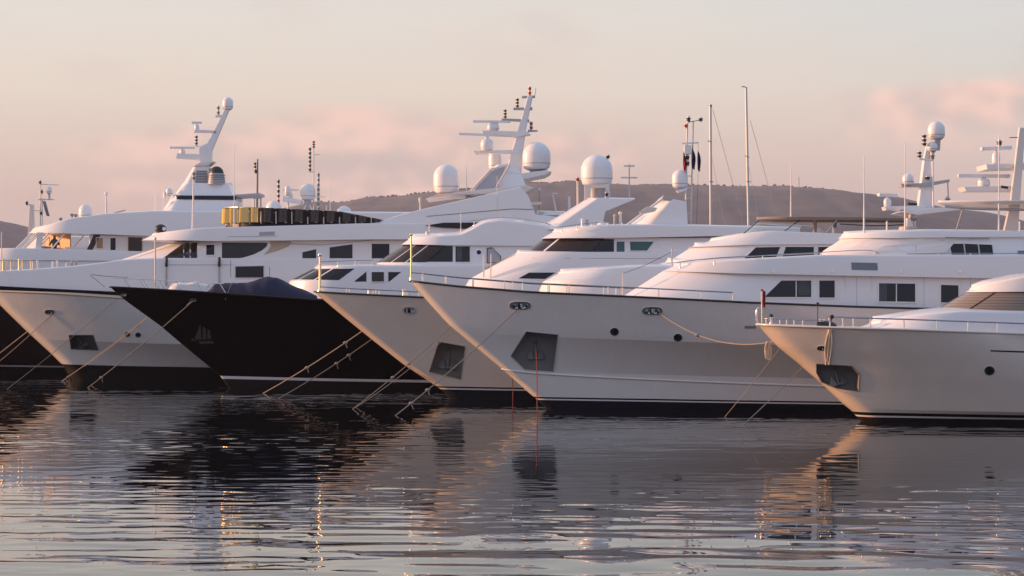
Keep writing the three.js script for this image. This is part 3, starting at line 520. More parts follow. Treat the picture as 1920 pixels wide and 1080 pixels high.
// ---------------------------------------------------------------- nearest yacht at the right with the raked black windscreen
const G = new Boat('motor_yacht', 'beige white yacht with anchor showing in its bow pocket and a raked black windscreen', 73, 1750);
{
  const b = G;
  b.hull({ B: 3.2, len: 28, r: .8, p: 1.85, knuckles: [.30], bulwark: .32, lev: [[0, .50, 17], [.22, .76, 16], [.30, .88, 14], [.6, .95, 12], [1, 1, 9.5]],
    stem: [[1418, 608], [1426, 614], [1438, 628], [1458, 648], [1500, 682], [1545, 722], [1580, 755], [1596, 768], [1612, 786], [1640, 812]],
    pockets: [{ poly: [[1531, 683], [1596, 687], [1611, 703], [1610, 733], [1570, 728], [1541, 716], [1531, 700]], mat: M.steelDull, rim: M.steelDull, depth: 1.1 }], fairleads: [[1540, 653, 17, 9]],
    sheer: [[1418, 608], [1470, 611], [1560, 614], [1700, 618], [1920, 626], [2300, 636]],
    zones: [{ name: 'hull', v0: .272, v1: 1, mat: M.hullCream }, { name: 'boot_stripe', v0: .245, v1: .272, mat: M.boot }, { name: 'white_stripe', v0: .23, v1: .245, mat: M.stripe }, { name: 'bottom', v0: 0, v1: .23, mat: M.anti }], deckMat: M.white, capMat: M.cream, capR: .05 });
  const hz = b.hz;
  b.anchor(1569, 710, 36, M.steelDull, .25);
  b.porthole(1855, 695, 10, hz); b.patch('hull_stripe', [[1856, 656.5], [1960, 659.5], [1960, 662.5], [1858, 659]], hz, .012, M.navy);
  b.house('foredeck_trunk', [{ pts: [[1588, 622], [1720, 628], [2250, 640]], w: 2.6, n: 4 }, { pts: [[1630, 607], [1740, 594], [1800, 589], [2250, 592]], w: 2.45, n: 3.8 }], { r: .14, camber: .16 });
  const ws = b.house('windscreen_frame', [{ pts: [[1738, 592], [1850, 592], [2250, 594]], w: 2.25, n: 3.6 }, { pts: [[1815, 547], [1900, 546], [2250, 546]], w: 1.95, n: 3.2 }], { r: .02, camber: 0, mat: M.dark });
  for (const [k0, k1] of [[-.98, -.45], [-.42, .02], [.05, .5], [.53, .98]]) for (let i = 0; i < 8; i++) ws.pane('sunshade_slat', .05 + i * .113, .05 + i * .113 + .1, k0, k1, M.shade, .02);
  for (const [k0, k1] of [[1.0, 1.16], [1.18, 1.5]]) ws.pane('window', .06, .95, k0, k1, M.glass, .015);
  b.house('cabin_roof', [{ pts: [[1810, 548], [1900, 547], [2250, 547]], w: 2.1, n: 3.3 }, { pts: [[1818, 544], [1860, 534], [1920, 522], [2000, 514], [2250, 508]], w: 2.05, n: 3.2 }], { r: .08, camber: .12 });
  // rails and bow gear
  b.deckRail(1434, 1560, 12, [1445, 1475, 1505, 1556], { r: .018 });
  b.deckRail(1578, 2050, 19, [1580, 1632, 1695, 1757, 1815, 1870, 1940, 2010]);
  { const s = sub('flagstaff', b.g), z = 0; mesh('staff', bar(b.P(1429, 612), b.P(1428, 545), .03, .022), M.brass, s); mesh('truck', new THREE.SphereGeometry(.05, 8, 6).translate(...b.P(1428, 544).toArray()), M.red, s);
    const f = new THREE.PlaneGeometry(.22, .7, 8, 12), p = f.attributes.position; for (let i = 0; i < p.count; i++) { const u = p.getX(i) / .22 + .5, v = p.getY(i); p.setXYZ(i, u * .14 * (1 - .4 * (.35 - v)), v - u * .16, .05 * Math.sin(u * 9 + v * 4)); } f.computeVertexNormals(); const q = b.P(1429, 557); f.translate(q.x + .02, q.y, .0); mesh('pennant', f, M.flagRed, s); }
  { const s = sub('bow_light', b.g), q = b.P(1446, 612, .25); mesh('post', merge([new THREE.CylinderGeometry(.05, .1, .3, 10).translate(q.x, q.y + .15, q.z), new THREE.CylinderGeometry(.07, .07, .12, 10).translate(q.x, q.y + .34, q.z)]), M.chrome, s); mesh('lamp_cap', new THREE.SphereGeometry(.09, 10, 8).translate(q.x, q.y + .45, q.z), M.dark, s); }
  { const s = sub('roller_frame', b.g); mesh('hoop', tube([b.P(1420, 612, .12), b.P(1418, 590, .14), b.P(1421, 577, .14), b.P(1427, 578, .1)], .03), M.chrome, s); mesh('cheek', tube([b.P(1421, 612, -.12), b.P(1419, 590, -.14), b.P(1422, 577, -.14)], .03), M.chrome, s); }
  { const s = sub('windlass', b.g), q = b.P(1541, 614, .5); mesh('drum', new THREE.CylinderGeometry(.2, .26, .3, 16).translate(q.x, q.y + .1, q.z), M.dark, s); mesh('motor_cover', new THREE.SphereGeometry(.34, 14, 8, 0, 6.3, 0, 1.57).scale(1.2, .8, 1).translate(q.x + .25, q.y, q.z), M.dark, s); mesh('gypsy', new THREE.CylinderGeometry(.12, .12, .1, 12).translate(q.x, q.y + .3, q.z), M.chrome, s); }
  b.pole('lamp_post', [1533, 613], [1533, 571], .018, .018, M.dark, .6); { const q = b.P(1533, 570, .6); mesh('lamp_head', new THREE.SphereGeometry(.075, 10, 8).translate(q.x, q.y, q.z), M.dark, b.g); }
  b.pole('cleat_post', [1555, 616], [1559, 594], .05, .04, M.dark, 1.0); { const q = b.P(1560, 594, 1); mesh('cleat_knob', new THREE.SphereGeometry(.09, 10, 8).translate(q.x, q.y, q.z), M.navy, b.g); }
}
// ---------------------------------------------------------------- white yacht with the low hardtop flybridge, between
const E = new Boat('motor_yacht', 'white yacht with four sided anchor pocket and stout brass jackstaff at its bow', 89.4, 1200);
{
  const b = E;
  b.hull({ B: 3.75, len: 40, r: .6, p: 1.55, knuckles: [.81], lev: [[0, .55, 25], [.2, .78, 24], [.5, .9, 22], [.81, .985, 19.5], [1, 1, 17.5]],
    stem: [[589, 547], [620, 572], [677, 617], [757, 680], [805, 712], [832, 731], [842, 745], [870, 770]],
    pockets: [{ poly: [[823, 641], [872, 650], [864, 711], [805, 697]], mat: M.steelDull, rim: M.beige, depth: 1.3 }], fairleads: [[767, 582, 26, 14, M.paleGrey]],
    sheer: [[589, 547], [640, 550], [780, 557], [1000, 567], [1400, 580], [2000, 590]],
    zones: [{ name: 'hull', v0: .256, v1: 1, mat: M.hullCream }, { name: 'boot_stripe', v0: .243, v1: .256, mat: M.boot }, { name: 'white_stripe', v0: .23, v1: .243, mat: M.stripe }, { name: 'bottom', v0: 0, v1: .23, mat: M.navy }], capMat: M.dark, capR: .05 });
  const hz = b.hz; b.anchor(840, 678, 40, M.anchor, -.1);
  b.jackstaff(600, 478, 549, .07, M.brass);
  b.deckRail(600, 790, 10, [603, 650, 705, 757, 785]);
  for (const px of [692, 699, 757]) { const q = b.P(px, 556, 1); mesh('mooring_bollard', merge([new THREE.CylinderGeometry(.07, .09, .4, 10).translate(q.x, q.y + .15, q.z), new THREE.CylinderGeometry(.11, .11, .06, 10).translate(q.x, q.y + .36, q.z)]), M.chrome, b.g); }
  b.house('foredeck_trunk', [{ pts: [[1000, 570], [1200, 575], [1700, 580]], w: 3.1, n: 3.4 }, { pts: [[1018, 528], [1070, 524], [1700, 520]], w: 3.0, n: 3.2 }, { pts: [[1046, 513], [1110, 508], [1200, 503], [1700, 500]], w: 2.8, n: 3 }], { r: .12 });
  const m1 = b.house('deckhouse', [{ pts: [[1170, 514], [1300, 512], [1760, 505]], w: 2.95, n: 4 }, { pts: [[1248, 491], [1330, 490], [1430, 489], [1760, 484]], w: 2.85, n: 3.6 }], { r: .1 });
  const m2 = b.house('salon', [{ pts: [[1252, 491], [1340, 490], [1450, 488], [1760, 484]], w: 2.75, n: 4.2 }, { pts: [[1300, 461], [1400, 458], [1760, 455]], w: 2.6, n: 4 }], { r: .06 });
  const fb = b.house('flybridge_coaming', [{ pts: [[1288, 465], [1400, 459], [1760, 456]], w: 2.72, n: 4.1 }, { pts: [[1330, 452], [1400, 440], [1450, 436], [1570, 441], [1760, 441]], w: 2.6, n: 3.8 }], { r: .1, camber: .05 });
  b.window([[1394, 486], [1417, 464], [1463, 463], [1455, 483]], m2.z, { cut: m2, fw: 1.2 }); b.window([[1467, 482], [1473, 463], [1526, 463], [1526, 480]], m2.z, { cut: m2, fw: 1.2 }); b.window([[1534, 480], [1534, 463], [1600, 463], [1600, 479]], m2.z, { cut: m2, fw: 1.2 }); m2.interior();
  // flybridge screen, hardtop and its posts
  const sc = b.house('flybridge_screen', [{ pts: [[1391, 440], [1440, 437], [1560, 440]], w: 2.2, n: 2 }, { pts: [[1416, 418], [1460, 418], [1530, 424]], w: 2.0, n: 1.8 }], { mat: M.pane, r: 0, camber: 0 });
  b.house('hardtop', [{ pts: [[1421, 412], [1480, 411.5], [1720, 413]], w: 2.2, n: 1.8 }, { pts: [[1418, 409.5], [1460, 406.5], [1600, 407.5], [1720, 409.5]], w: 2.3, n: 1.9 }], { mat: M.awning, r: .02, camber: .05 });
  b.pole('hardtop_post', [1528, 440], [1528, 412], .1, .1, M.beige, .9); b.pole('hardtop_post', [1545, 440], [1568, 413], .03, .03, M.chrome, 1.9); b.pole('hardtop_post', [1392, 440], [1424, 413], .025, .025, M.dark, 2); b.pole('hardtop_post', [1465, 438], [1500, 412], .025, .025, M.dark, 2); b.pole('hardtop_post', [1663, 440], [1663, 414], .05, .05, M.white, 1.8); b.pole('hardtop_post', [1710, 440], [1710, 412], .05, .05, M.white, 1.8);
  mesh('grab_rail', tube([b.P(1440, 421, 2), b.P(1480, 422, 2), b.P(1525, 423, 2)], .025), M.chrome, b.g); mesh('grab_rail', tube([b.P(1575, 420, 2), b.P(1640, 423, 2), b.P(1705, 421, 2)], .03), M.dark, b.g);
  { const q = b.P(1562, 440, 1), s = sub('helm_seat', b.g); mesh('column', new THREE.CylinderGeometry(.05, .08, .5, 10).translate(q.x, q.y + .2, q.z), M.chrome, s); mesh('backrest', box(.12, .5, .5, q.x + .1, q.y + .62, q.z), M.grey, s); }
  b.whip(1483, 308, 408, 1.8);
  mesh('bridge_rail', tube([b.P(1250, 494, 2.4), b.P(1300, 488, 2.7), b.P(1390, 482, 2.8), b.P(1560, 474, 2.8)], .02), M.chrome, b.g);
  { const q = b.P(1332, 497, 2.6), s = sub('search_light', b.g); mesh('lamp_body', new THREE.SphereGeometry(.1, 12, 10).translate(q.x, q.y, q.z), M.chrome, s); mesh('lamp_stem', bar(V(q.x, q.y - .25, q.z), q, .03), M.chrome, s); }
  // radar mast
  const ms = b;
  b.plate('mast_wing', [[1688, 398], [1700, 394], [1800, 388], [1800, 393], [1720, 402]], -1.6, 1.6, M.white);
  for (const z of [.9, -.9]) b.pole('wing_strut', [1712, 440], [1716, 398], .11, .09, M.white, z);
  b.plate('mast_column', [[1722, 396], [1752, 396], [1748, 330], [1744, 302], [1734, 302]], -.35, .35, M.white);
  b.plate('crosstree', [[1690, 345], [1735, 344], [1780, 337], [1780, 340], [1738, 349], [1692, 349]], -.5, .5, M.paleGrey);
  b.plate('upper_column', [[1733, 302], [1742, 302], [1746, 280], [1738, 276]], -.2, .2, M.white);
  b.dome(1756, 260, 32, 33, 0, { pedestal: 22 }); b.dome(1748, 283, 20, 18, .2, { pedestal: 6 });
  b.lights(1733, 252, 274, .3, M.dark); b.lights(1748, 276, 300, .3, M.grey, null, 2); b.lights(1724, 284, 296, .4, M.dark, null, 2); b.lights(1739, 330, 338, .4, M.dark, null, 1);
  b.pole('spreader', [1724, 298], [1750, 301], .05, .05, M.white, .3); b.pole('strut', [1750, 392], [1749, 302], .05, .05, M.white, .5); b.pole('strut', [1779, 385], [1777, 340], .03, .03, M.alu, .5); b.lights(1777, 368, 384, .5, M.grey, null, 1);
  b.dome(1703, 345, 22, 20, .5); b.radar(1664, 366, 36, .6, { ped: 22, yaw: .5 }); b.plate('radar_bracket', [[1660, 388], [1735, 386], [1735, 392], [1662, 393]], -.3, .9, M.white); b.pole('floodlight_arm', [1703, 382], [1720, 383], .06, .06, M.dark, .8); b.plate('loudspeaker', [[1706, 412], [1714, 412], [1712, 398], [1709, 398]], .4, 1, M.cream, { bevel: .02 });
}
// ---------------------------------------------------------------- black hulled yacht
const D = new Boat('motor_yacht', 'black hulled yacht with pale waterline stripe and white bridge with wrapped dark windows', 100, 800);
{
  const b = D;
  b.hull({ B: 4.2, len: 44, r: .12, p: 1.6, lev: [[0, .58, 27], [.25, .82, 26], [.6, .95, 22], [1, 1, 18]],
    stem: [[206, 538], [235, 562], [300, 607], [360, 657], [390, 682], [414, 703], [422, 716], [432, 729], [450, 744]],
    fairleads: [[362, 563, 14, 7], [232, 553, 12, 6]],
    sheer: [[206, 538], [300, 543], [400, 549], [500, 556], [600, 563], [800, 572], [1200, 582], [1700, 588]],
    zones: [{ name: 'hull', v0: .252, v1: 1, mat: M.black }, { name: 'waterline_stripe', v0: .226, v1: .252, mat: M.stripe }, { name: 'bottom', v0: 0, v1: .226, mat: M.anti }], capMat: M.maroon, capR: .055 });
  const hz = b.hz;
  // pale emblem: a small sailing ship
  const em = sub('hull_emblem', b.g);
  for (const poly of [[[372, 640], [398, 639], [402, 644], [376, 645]], [[376, 607], [378, 637], [366, 637], [366, 632]], [[380, 612], [386, 616], [387, 636], [380, 637]], [[389, 617], [394, 620], [396, 636], [389, 636]], [[360, 634], [370, 641], [358, 638]]]) b.patch('emblem_piece', poly, hz, .012, M.emblem, { sub: 1, thick: .01, parent: em });
  b.deckRail(212, 420, 18, [232, 262, 290, 330, 370, 412], { r: .022, mat: M.chrome, drop: .35 });
  mesh('pulpit', tube([b.P(196, 538, .05), b.P(182, 526, .1), b.P(170, 516, .12), b.P(200, 518, .3), b.P(240, 520, .7)], .022), M.alu, b.g);
  b.jackstaff(291, 447, 546, .055, M.mast);
  { const q = [[312, 546], [330, 534], [345, 536], [360, 531], [392, 546]]; b.house('deck_cushions', [{ pts: [[306, 550], [345, 550], [398, 552]], w: 1.0, n: .8 }, { pts: [[318, 540], [335, 536], [350, 537], [365, 534], [388, 540]], w: .8, n: .7 }], { mat: M.canvas, r: .12, camber: .1 }); }
  const lo = b.house('deckhouse', [{ pts: [[850, 575], [1050, 580], [1500, 585]], w: 3.4, n: 4.5 }, { pts: [[880, 523], [1000, 523], [1500, 520]], w: 3.3, n: 4.2 }, { pts: [[967, 475], [1100, 475], [1500, 473]], w: 3.0, n: 3.8 }], { r: .08 });
  b.window([[972, 522], [992, 511], [1042, 511], [1022, 523]], lo.z, { frame: null });
  b.patch('window_trim', [[905, 504], [962, 477], [966, 478], [912, 505]], lo.z, .015, M.beige, { sub: 2 });
  b.patch('style_line', [[1000, 484], [1240, 484], [1240, 485], [1000, 485]], lo.z, .012, M.paleGrey, { sub: 2, thick: .01 });
  b.pole('rail_post', [907, 520], [907, 478], .04, .04, M.cream, 2.2); b.pole('rail_post', [920, 520], [921, 476], .035, .035, M.cream, 2.4);
  const wh = b.house('wheelhouse', [{ pts: [[983, 476], [1180, 475], [1500, 474]], w: 2.85, n: 4.2 }, { pts: [[1020, 447], [1150, 446], [1500, 446]], w: 2.7, n: 3.9 }], { r: 0, camber: 0 });
  for (const [k0, k1] of [[-.95, -.52], [-.48, -.03], [.03, .42], [.46, .93]]) wh.pane('windscreen', .1, .94, k0, k1, M.glassBrown, .02);
  b.window([[1082, 472], [1106, 449.5], [1150, 449.5], [1150, 472]], wh.z, { fw: 1, frame: M.dark, cut: wh }); wh.interior(); b.window([[1156, 453], [1171, 453], [1171, 475], [1156, 474]], wh.z, { mat: M.glassGreen, fw: 1.5 }); b.window([[1181, 453], [1226, 453], [1213, 470], [1182, 470]], wh.z, { mat: M.glassGreen, fw: 1.5 });
  b.house('wheelhouse_roof', [{ pts: [[1013, 448], [1150, 446], [1220, 445], [1420, 441], [1500, 441]], w: 3.0, n: 4 }, { pts: [[1035, 436], [1080, 429], [1130, 425], [1240, 424], [1420, 428], [1500, 430]], w: 2.95, n: 3.8 }], { r: .1 });
  b.house('radar_fin', [{ pts: [[1172, 427], [1215, 427], [1290, 430]], w: 2.5, n: 1.4 }, { pts: [[1240, 376], [1258, 374], [1287, 380]], w: 2.3, n: .5 }], { r: .06, camber: .02 });
  { const pts = [[1050, 426], [1090, 420], [1130, 417], [1170, 417]].map(q => b.P(q[0], q[1], 2.6)); b.rail(pts, { h: .3, posts: [.03, .27, .5, .75, .97], r: .02 }); }
  b.pole('fin_edge', [1173, 424], [1243, 372], .07, .07, M.white, 2.4); b.plate('fin_light', [[1198, 398], [1214, 388], [1232, 390], [1228, 396], [1208, 400]], 2.3, 2.7, M.cream, { bevel: .03 }); b.plate('fin_cap', [[1238, 374], [1245, 367], [1262, 372], [1258, 376]], -2.2, 2.3, M.paleGrey);
  { const q = b.P(1130, 424, .8); mesh('deck_dome', new THREE.SphereGeometry(.36, 16, 8, 0, 6.3, 0, 1.57).scale(1, .75, 1).translate(q.x, q.y, q.z), M.white, b.g); }
  for (const [px, h, m] of [[1092, .35, M.white], [1101, .3, M.paleGrey], [1153, .6, M.beige], [1163, .75, M.cream]]) { const q = b.P(px, 424, 1.2); mesh('deck_fitting', merge([new THREE.CylinderGeometry(.07, .1, h, 10).translate(q.x, q.y + h / 2, q.z), new THREE.SphereGeometry(.11, 10, 8).translate(q.x, q.y + h, q.z)]), m, b.g); }
  // signal mast with dome and flags
  const sm = sub('signal_mast', b.g);
  b.pole('mast_pole', [1285, 432], [1289, 228], .055, .045, M.mast, .6, sm); b.pole('mast_pole', [1295, 432], [1300, 228], .05, .04, M.mast, .6, sm); for (const y of [400, 372, 352, 330]) b.pole('rung', [1285.5, y], [1296.5, y], .03, .03, M.mast, .6, sm);
  b.pole('crosstree', [1278, 269], [1310, 267], .05, .05, M.white, .6, sm); b.plate('masthead_box', [[1284, 288], [1296, 288], [1296, 272], [1284, 272]], .3, .9, M.white, { parent: sm, bevel: .03 }); b.pole('wind_arm', [1290, 229], [1314, 225], .02, .02, M.dark, .6, sm); b.lights(1291, 218, 230, .6, M.dark, sm, 1); b.lights(1286, 232, 240, .6, M.red, sm, 1); b.lights(1314, 220, 228, .6, M.dark, sm, 1); b.lights(1289, 290, 312, .65, M.dark, sm, 2);
  b.dome(1275, 352, 30, 34, .4, { parent: sm }); b.plate('dome_bracket', [[1268, 357], [1288, 352], [1288, 356], [1272, 361]], .1, .7, M.white, { parent: sm, bevel: .02 });
  function flag(px, py0, py1, w, mat, ph) { const a = b.P(px, py0, .7), h = b.S(py1 - py0, .7), g = new THREE.PlaneGeometry(1, h, 10, 14), p = g.attributes.position; for (let i = 0; i < p.count; i++) { const u = p.getX(i) + .5, v = (h / 2 - p.getY(i)) / h; p.setXYZ(i, (u - .2) * w * (.25 + .75 * Math.sin(Math.min(1, v * 1.6) * 1.57)) * (1 - .5 * v), -v * h - u * .16, .1 * Math.sin(u * 11 + v * 5 + ph)); } g.computeVertexNormals(); g.translate(a.x, a.y, a.z); return mesh('flag', g, mat, sm); }
  flag(1282, 283, 318, .25, M.flagRed, 0); flag(1298, 276, 314, .34, M.flagBlue, 1); flag(1309, 281, 318, .28, M.flagBlue, 2.2); mesh('flag_halyard', tube([b.P(1309, 268, .7), b.P(1309, 320, .7), b.P(1306, 420, .7)], .008), M.dark, sm);
}
// ---------------------------------------------------------------- white yacht with slanted wheelhouse panes (superstructure behind the black yacht)
const A = new Boat('motor_yacht', 'white yacht with dark bottom, two small portholes and a big dome on its arch', 110, 560);
{
  const b = A;
  b.hull({ B: 4.2, len: 48, r: 1.15, p: 1.9, knuckles: [.545], lev: [[0, .52, 24], [.3, .76, 22], [.545, .965, 16], [1, 1, 12.5]],
    stem: [[-24, 545], [0, 571], [47, 616], [95, 660], [121, 686], [128, 700], [138, 716], [160, 735]],
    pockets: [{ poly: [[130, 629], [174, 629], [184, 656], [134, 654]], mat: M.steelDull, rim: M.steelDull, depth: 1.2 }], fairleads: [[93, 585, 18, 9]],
    sheer: [[-24, 545], [100, 550], [230, 559], [400, 566], [700, 575], [1200, 582]],
    zones: [{ name: 'hull', v0: .302, v1: 1, mat: M.hullWhite }, { name: 'bottom', v0: 0, v1: .302, mat: M.boot }], capMat: M.beige, capR: .06 });
  const hz = b.hz;
  b.anchor(155, 645, 22, M.anchor, .6);
  b.porthole(239, 627, 5.5, hz); b.porthole(259, 628, 5.5, hz);
  const lo = b.house('deckhouse', [{ pts: [[532, 575], [700, 580], [1200, 585]], w: 3.5, n: 3.6 }, { pts: [[543, 527], [700, 530], [1200, 530]], w: 3.4, n: 3.6 }, { pts: [[590, 503], [680, 501], [1200, 500]], w: 3.2, n: 3.2 }], { r: .12 });
  for (const [k0, k1] of [[-.95, -.5], [-.46, -.02], [.02, .34], [.38, .62], [.66, .94]]) lo.pane('windscreen', 1.12, 1.9, k0, k1, M.glass, .02);
  b.window([[664, 528], [687, 509], [687, 528]], lo.z, { frame: null }); b.window([[697, 510], [720, 510], [720, 528], [697, 528]], lo.z, { mat: M.glassBrown, fw: 1.2 }); b.window([[728, 510], [752, 510], [730, 528], [728, 528]], lo.z, { frame: null });
  const wh = b.house('wheelhouse', [{ pts: [[698, 502], [800, 501], [1150, 500]], w: 3.0, n: 3.6 }, { pts: [[706, 494], [800, 493], [1150, 493]], w: 2.9, n: 3.4 }, { pts: [[760, 457], [850, 459], [1150, 461]], w: 2.65, n: 2.9 }], { r: .02, camber: 0 });
  for (const [k0, k1] of [[-.97, -.5], [-.47, -.03], [0, .26], [.29, .48], [.51, .70], [.73, .97]]) wh.pane('windscreen', 1.04, 1.93, k0, k1, M.glassBrown, .02);
  b.window([[785, 491], [812, 461], [849, 461], [849, 491]], wh.z, { frame: null, cut: wh }); b.window([[854, 462], [881, 462], [881, 491], [854, 491]], wh.z, { fw: 1.2, cut: wh, blind: [856, 866, .9] }); wh.interior(); b.porthole(898, 473, 5.5, wh.z); b.window([[914, 492], [914, 466], [924, 465], [938, 480], [938, 492]], wh.z, { mat: M.paleGrey, fw: 1.2, frame: M.dark });
  b.house('wheelhouse_roof', [{ pts: [[752, 459], [850, 460], [1150, 462]], w: 2.8, n: 3 }, { pts: [[765, 450], [820, 446], [862, 444], [885, 433], [905, 421], [940, 416], [1000, 423], [1060, 434], [1150, 440]], w: 2.6, n: 2.6 }], { r: .14, camber: .25 });
  { const pts = [[600, 491], [650, 489], [700, 488]].map(q => b.P(q[0], q[1], 2.9)); b.rail(pts, { h: .35, posts: [.02, .33, .66, .98], r: .025 }); }
  { const pts = [[880, 415], [940, 408], [1000, 414], [1050, 425]].map(q => b.P(q[0], q[1], 2.2)); b.rail(pts, { h: .3, posts: [.05, .3, .55, .8, .97], r: .02 }); }
  b.house('radar_arch', [{ pts: [[1005, 430], [1030, 430], [1128, 430]], w: 2.9, n: 1.2 }, { pts: [[1060, 398], [1080, 398], [1135, 396]], w: 2.7, n: .8 }, { pts: [[1098, 374], [1112, 373], [1190, 374]], w: 2.5, n: .7 }], { r: .06 });
  b.dome(1119, 348, 60, 58, 0, { pedestal: 24 }); for (const z of [.8, -.8]) b.plate('dome_bracket', [[1096, 374], [1106, 374], [1108, 352], [1136, 352], [1138, 374], [1144, 374], [1142, 346], [1096, 346]], z - .12, z + .12, M.cream, { bevel: .02 });
  b.lights(1083, 332, 341, 1, M.rust, null, 1); b.pole('light_post', [1083, 384], [1083, 341], .06, .06, M.cream, 1); b.lights(1140, 290, 298, 0, M.dark, null, 1); b.lights(1137, 360, 370, 1.2, M.dark, null, 1);
  { const s = sub('aerial', b.g); b.pole('aerial_pole', [1180, 374], [1180, 308], .05, .04, M.mast, .4, s); b.pole('aerial_arm', [1170, 311], [1190, 311], .05, .05, M.mast, .4, s); b.pole('aerial_arm', [1164, 333], [1195, 333], .05, .05, M.mast, .4, s); }
  b.whip(864, 398, 446, 1.2); { const s = sub('horn', b.g); b.pole('horn_stem', [805, 452], [805, 416], .045, .035, M.white, 1, s); b.plate('horn_box', [[801, 420], [809, 420], [809, 412], [801, 412]], .8, 1.2, M.white, { parent: s, bevel: .02 }); b.pole('horn_base', [801, 452], [801, 434], .14, .1, M.cream, 1, s); }
  { const q = b.P(932, 418, .4); mesh('roof_light', new THREE.SphereGeometry(.15, 12, 8).translate(q.x, q.y + .05, q.z), M.cream, b.g); }
}
{ // covered tender on the foredeck of the black yacht
  const b = new Boat('covered_tender', 'tender under a dark navy cover on the black yacht foredeck', 99.2, 490, 'tender');
  const yb = D.h.sheerY(D.P(490, 556, 3).x) - .42; b.g.position.y = yb;
  const prof = [[388, 549], [402, 533], [430, 531], [462, 531], [484, 524], [502, 519], [520, 521], [545, 534], [575, 546], [594, 555]];
  const T = mkTab(prof.map(q => { const p = b.P(q[0], q[1], 0); return [p.x, p.y - yb]; })); const x0 = T[0][0], x1 = T[T.length - 1][0], nx = 60, nk = 20, pos = [], idx = [];
  for (let i = 0; i <= nx; i++) for (let k = 0; k <= nk; k++) { const t = i / nx, x = lerp(x0, x1, t), a = k / nk * Math.PI, w = 1.15 * Math.pow(Math.sin(Math.min(1, t * 1.6 + .12) * Math.PI / 2), .7) * Math.min(1, (1 - t) * 6 + .3), h = interp(T, x) - .02; const rdg = Math.pow(Math.abs(Math.sin(a)), .75); pos.push(x, .04 + h * Math.pow(rdg, 1.25) * (1 + .012 * Math.sin(t * 34 + k * .9)), -Math.cos(a) * w * (1 + .02 * Math.sin(t * 47))); }
  for (let i = 0; i < nx; i++) for (let k = 0; k < nk; k++) { const a = i * (nk + 1) + k; idx.push(a, a + 1, a + nk + 2, a, a + nk + 2, a + nk + 1); }
  const g = new THREE.BufferGeometry(); g.setAttribute('position', new THREE.Float32BufferAttribute(pos, 3)); g.setIndex(idx); g.computeVertexNormals(); mesh('cover', g, M.tarp, b.g);
  for (const s of [-1, 1]) { const pts = []; for (let i = 0; i <= 14; i++) { const t = i / 14; pts.push(V(lerp(x0 + .1, x1 - .1, t), .12, s * 1.1 * Math.pow(Math.sin(Math.min(1, t * 1.6 + .15) * Math.PI / 2), .7) * Math.min(1, (1 - t) * 6 + .35))); } mesh('float_tube', tube(pts, .12, 40, 10), M.grey, b.g); }
  mesh('cover_rope', tube([V(x0 + 1.2, .2, 1.18), V(x0 + 1.5, interp(T, x0 + 1.5) * .95, .6), V(x0 + 1.6, interp(T, x0 + 1.6) + .03, 0)], .015), M.rope, b.g);
  mesh('chock', merge([box(.2, .3, 1.6, lerp(x0, x1, .25), -.0, 0), box(.2, .3, 1.6, lerp(x0, x1, .7), -.0, 0)]), M.dark, b.g);
}
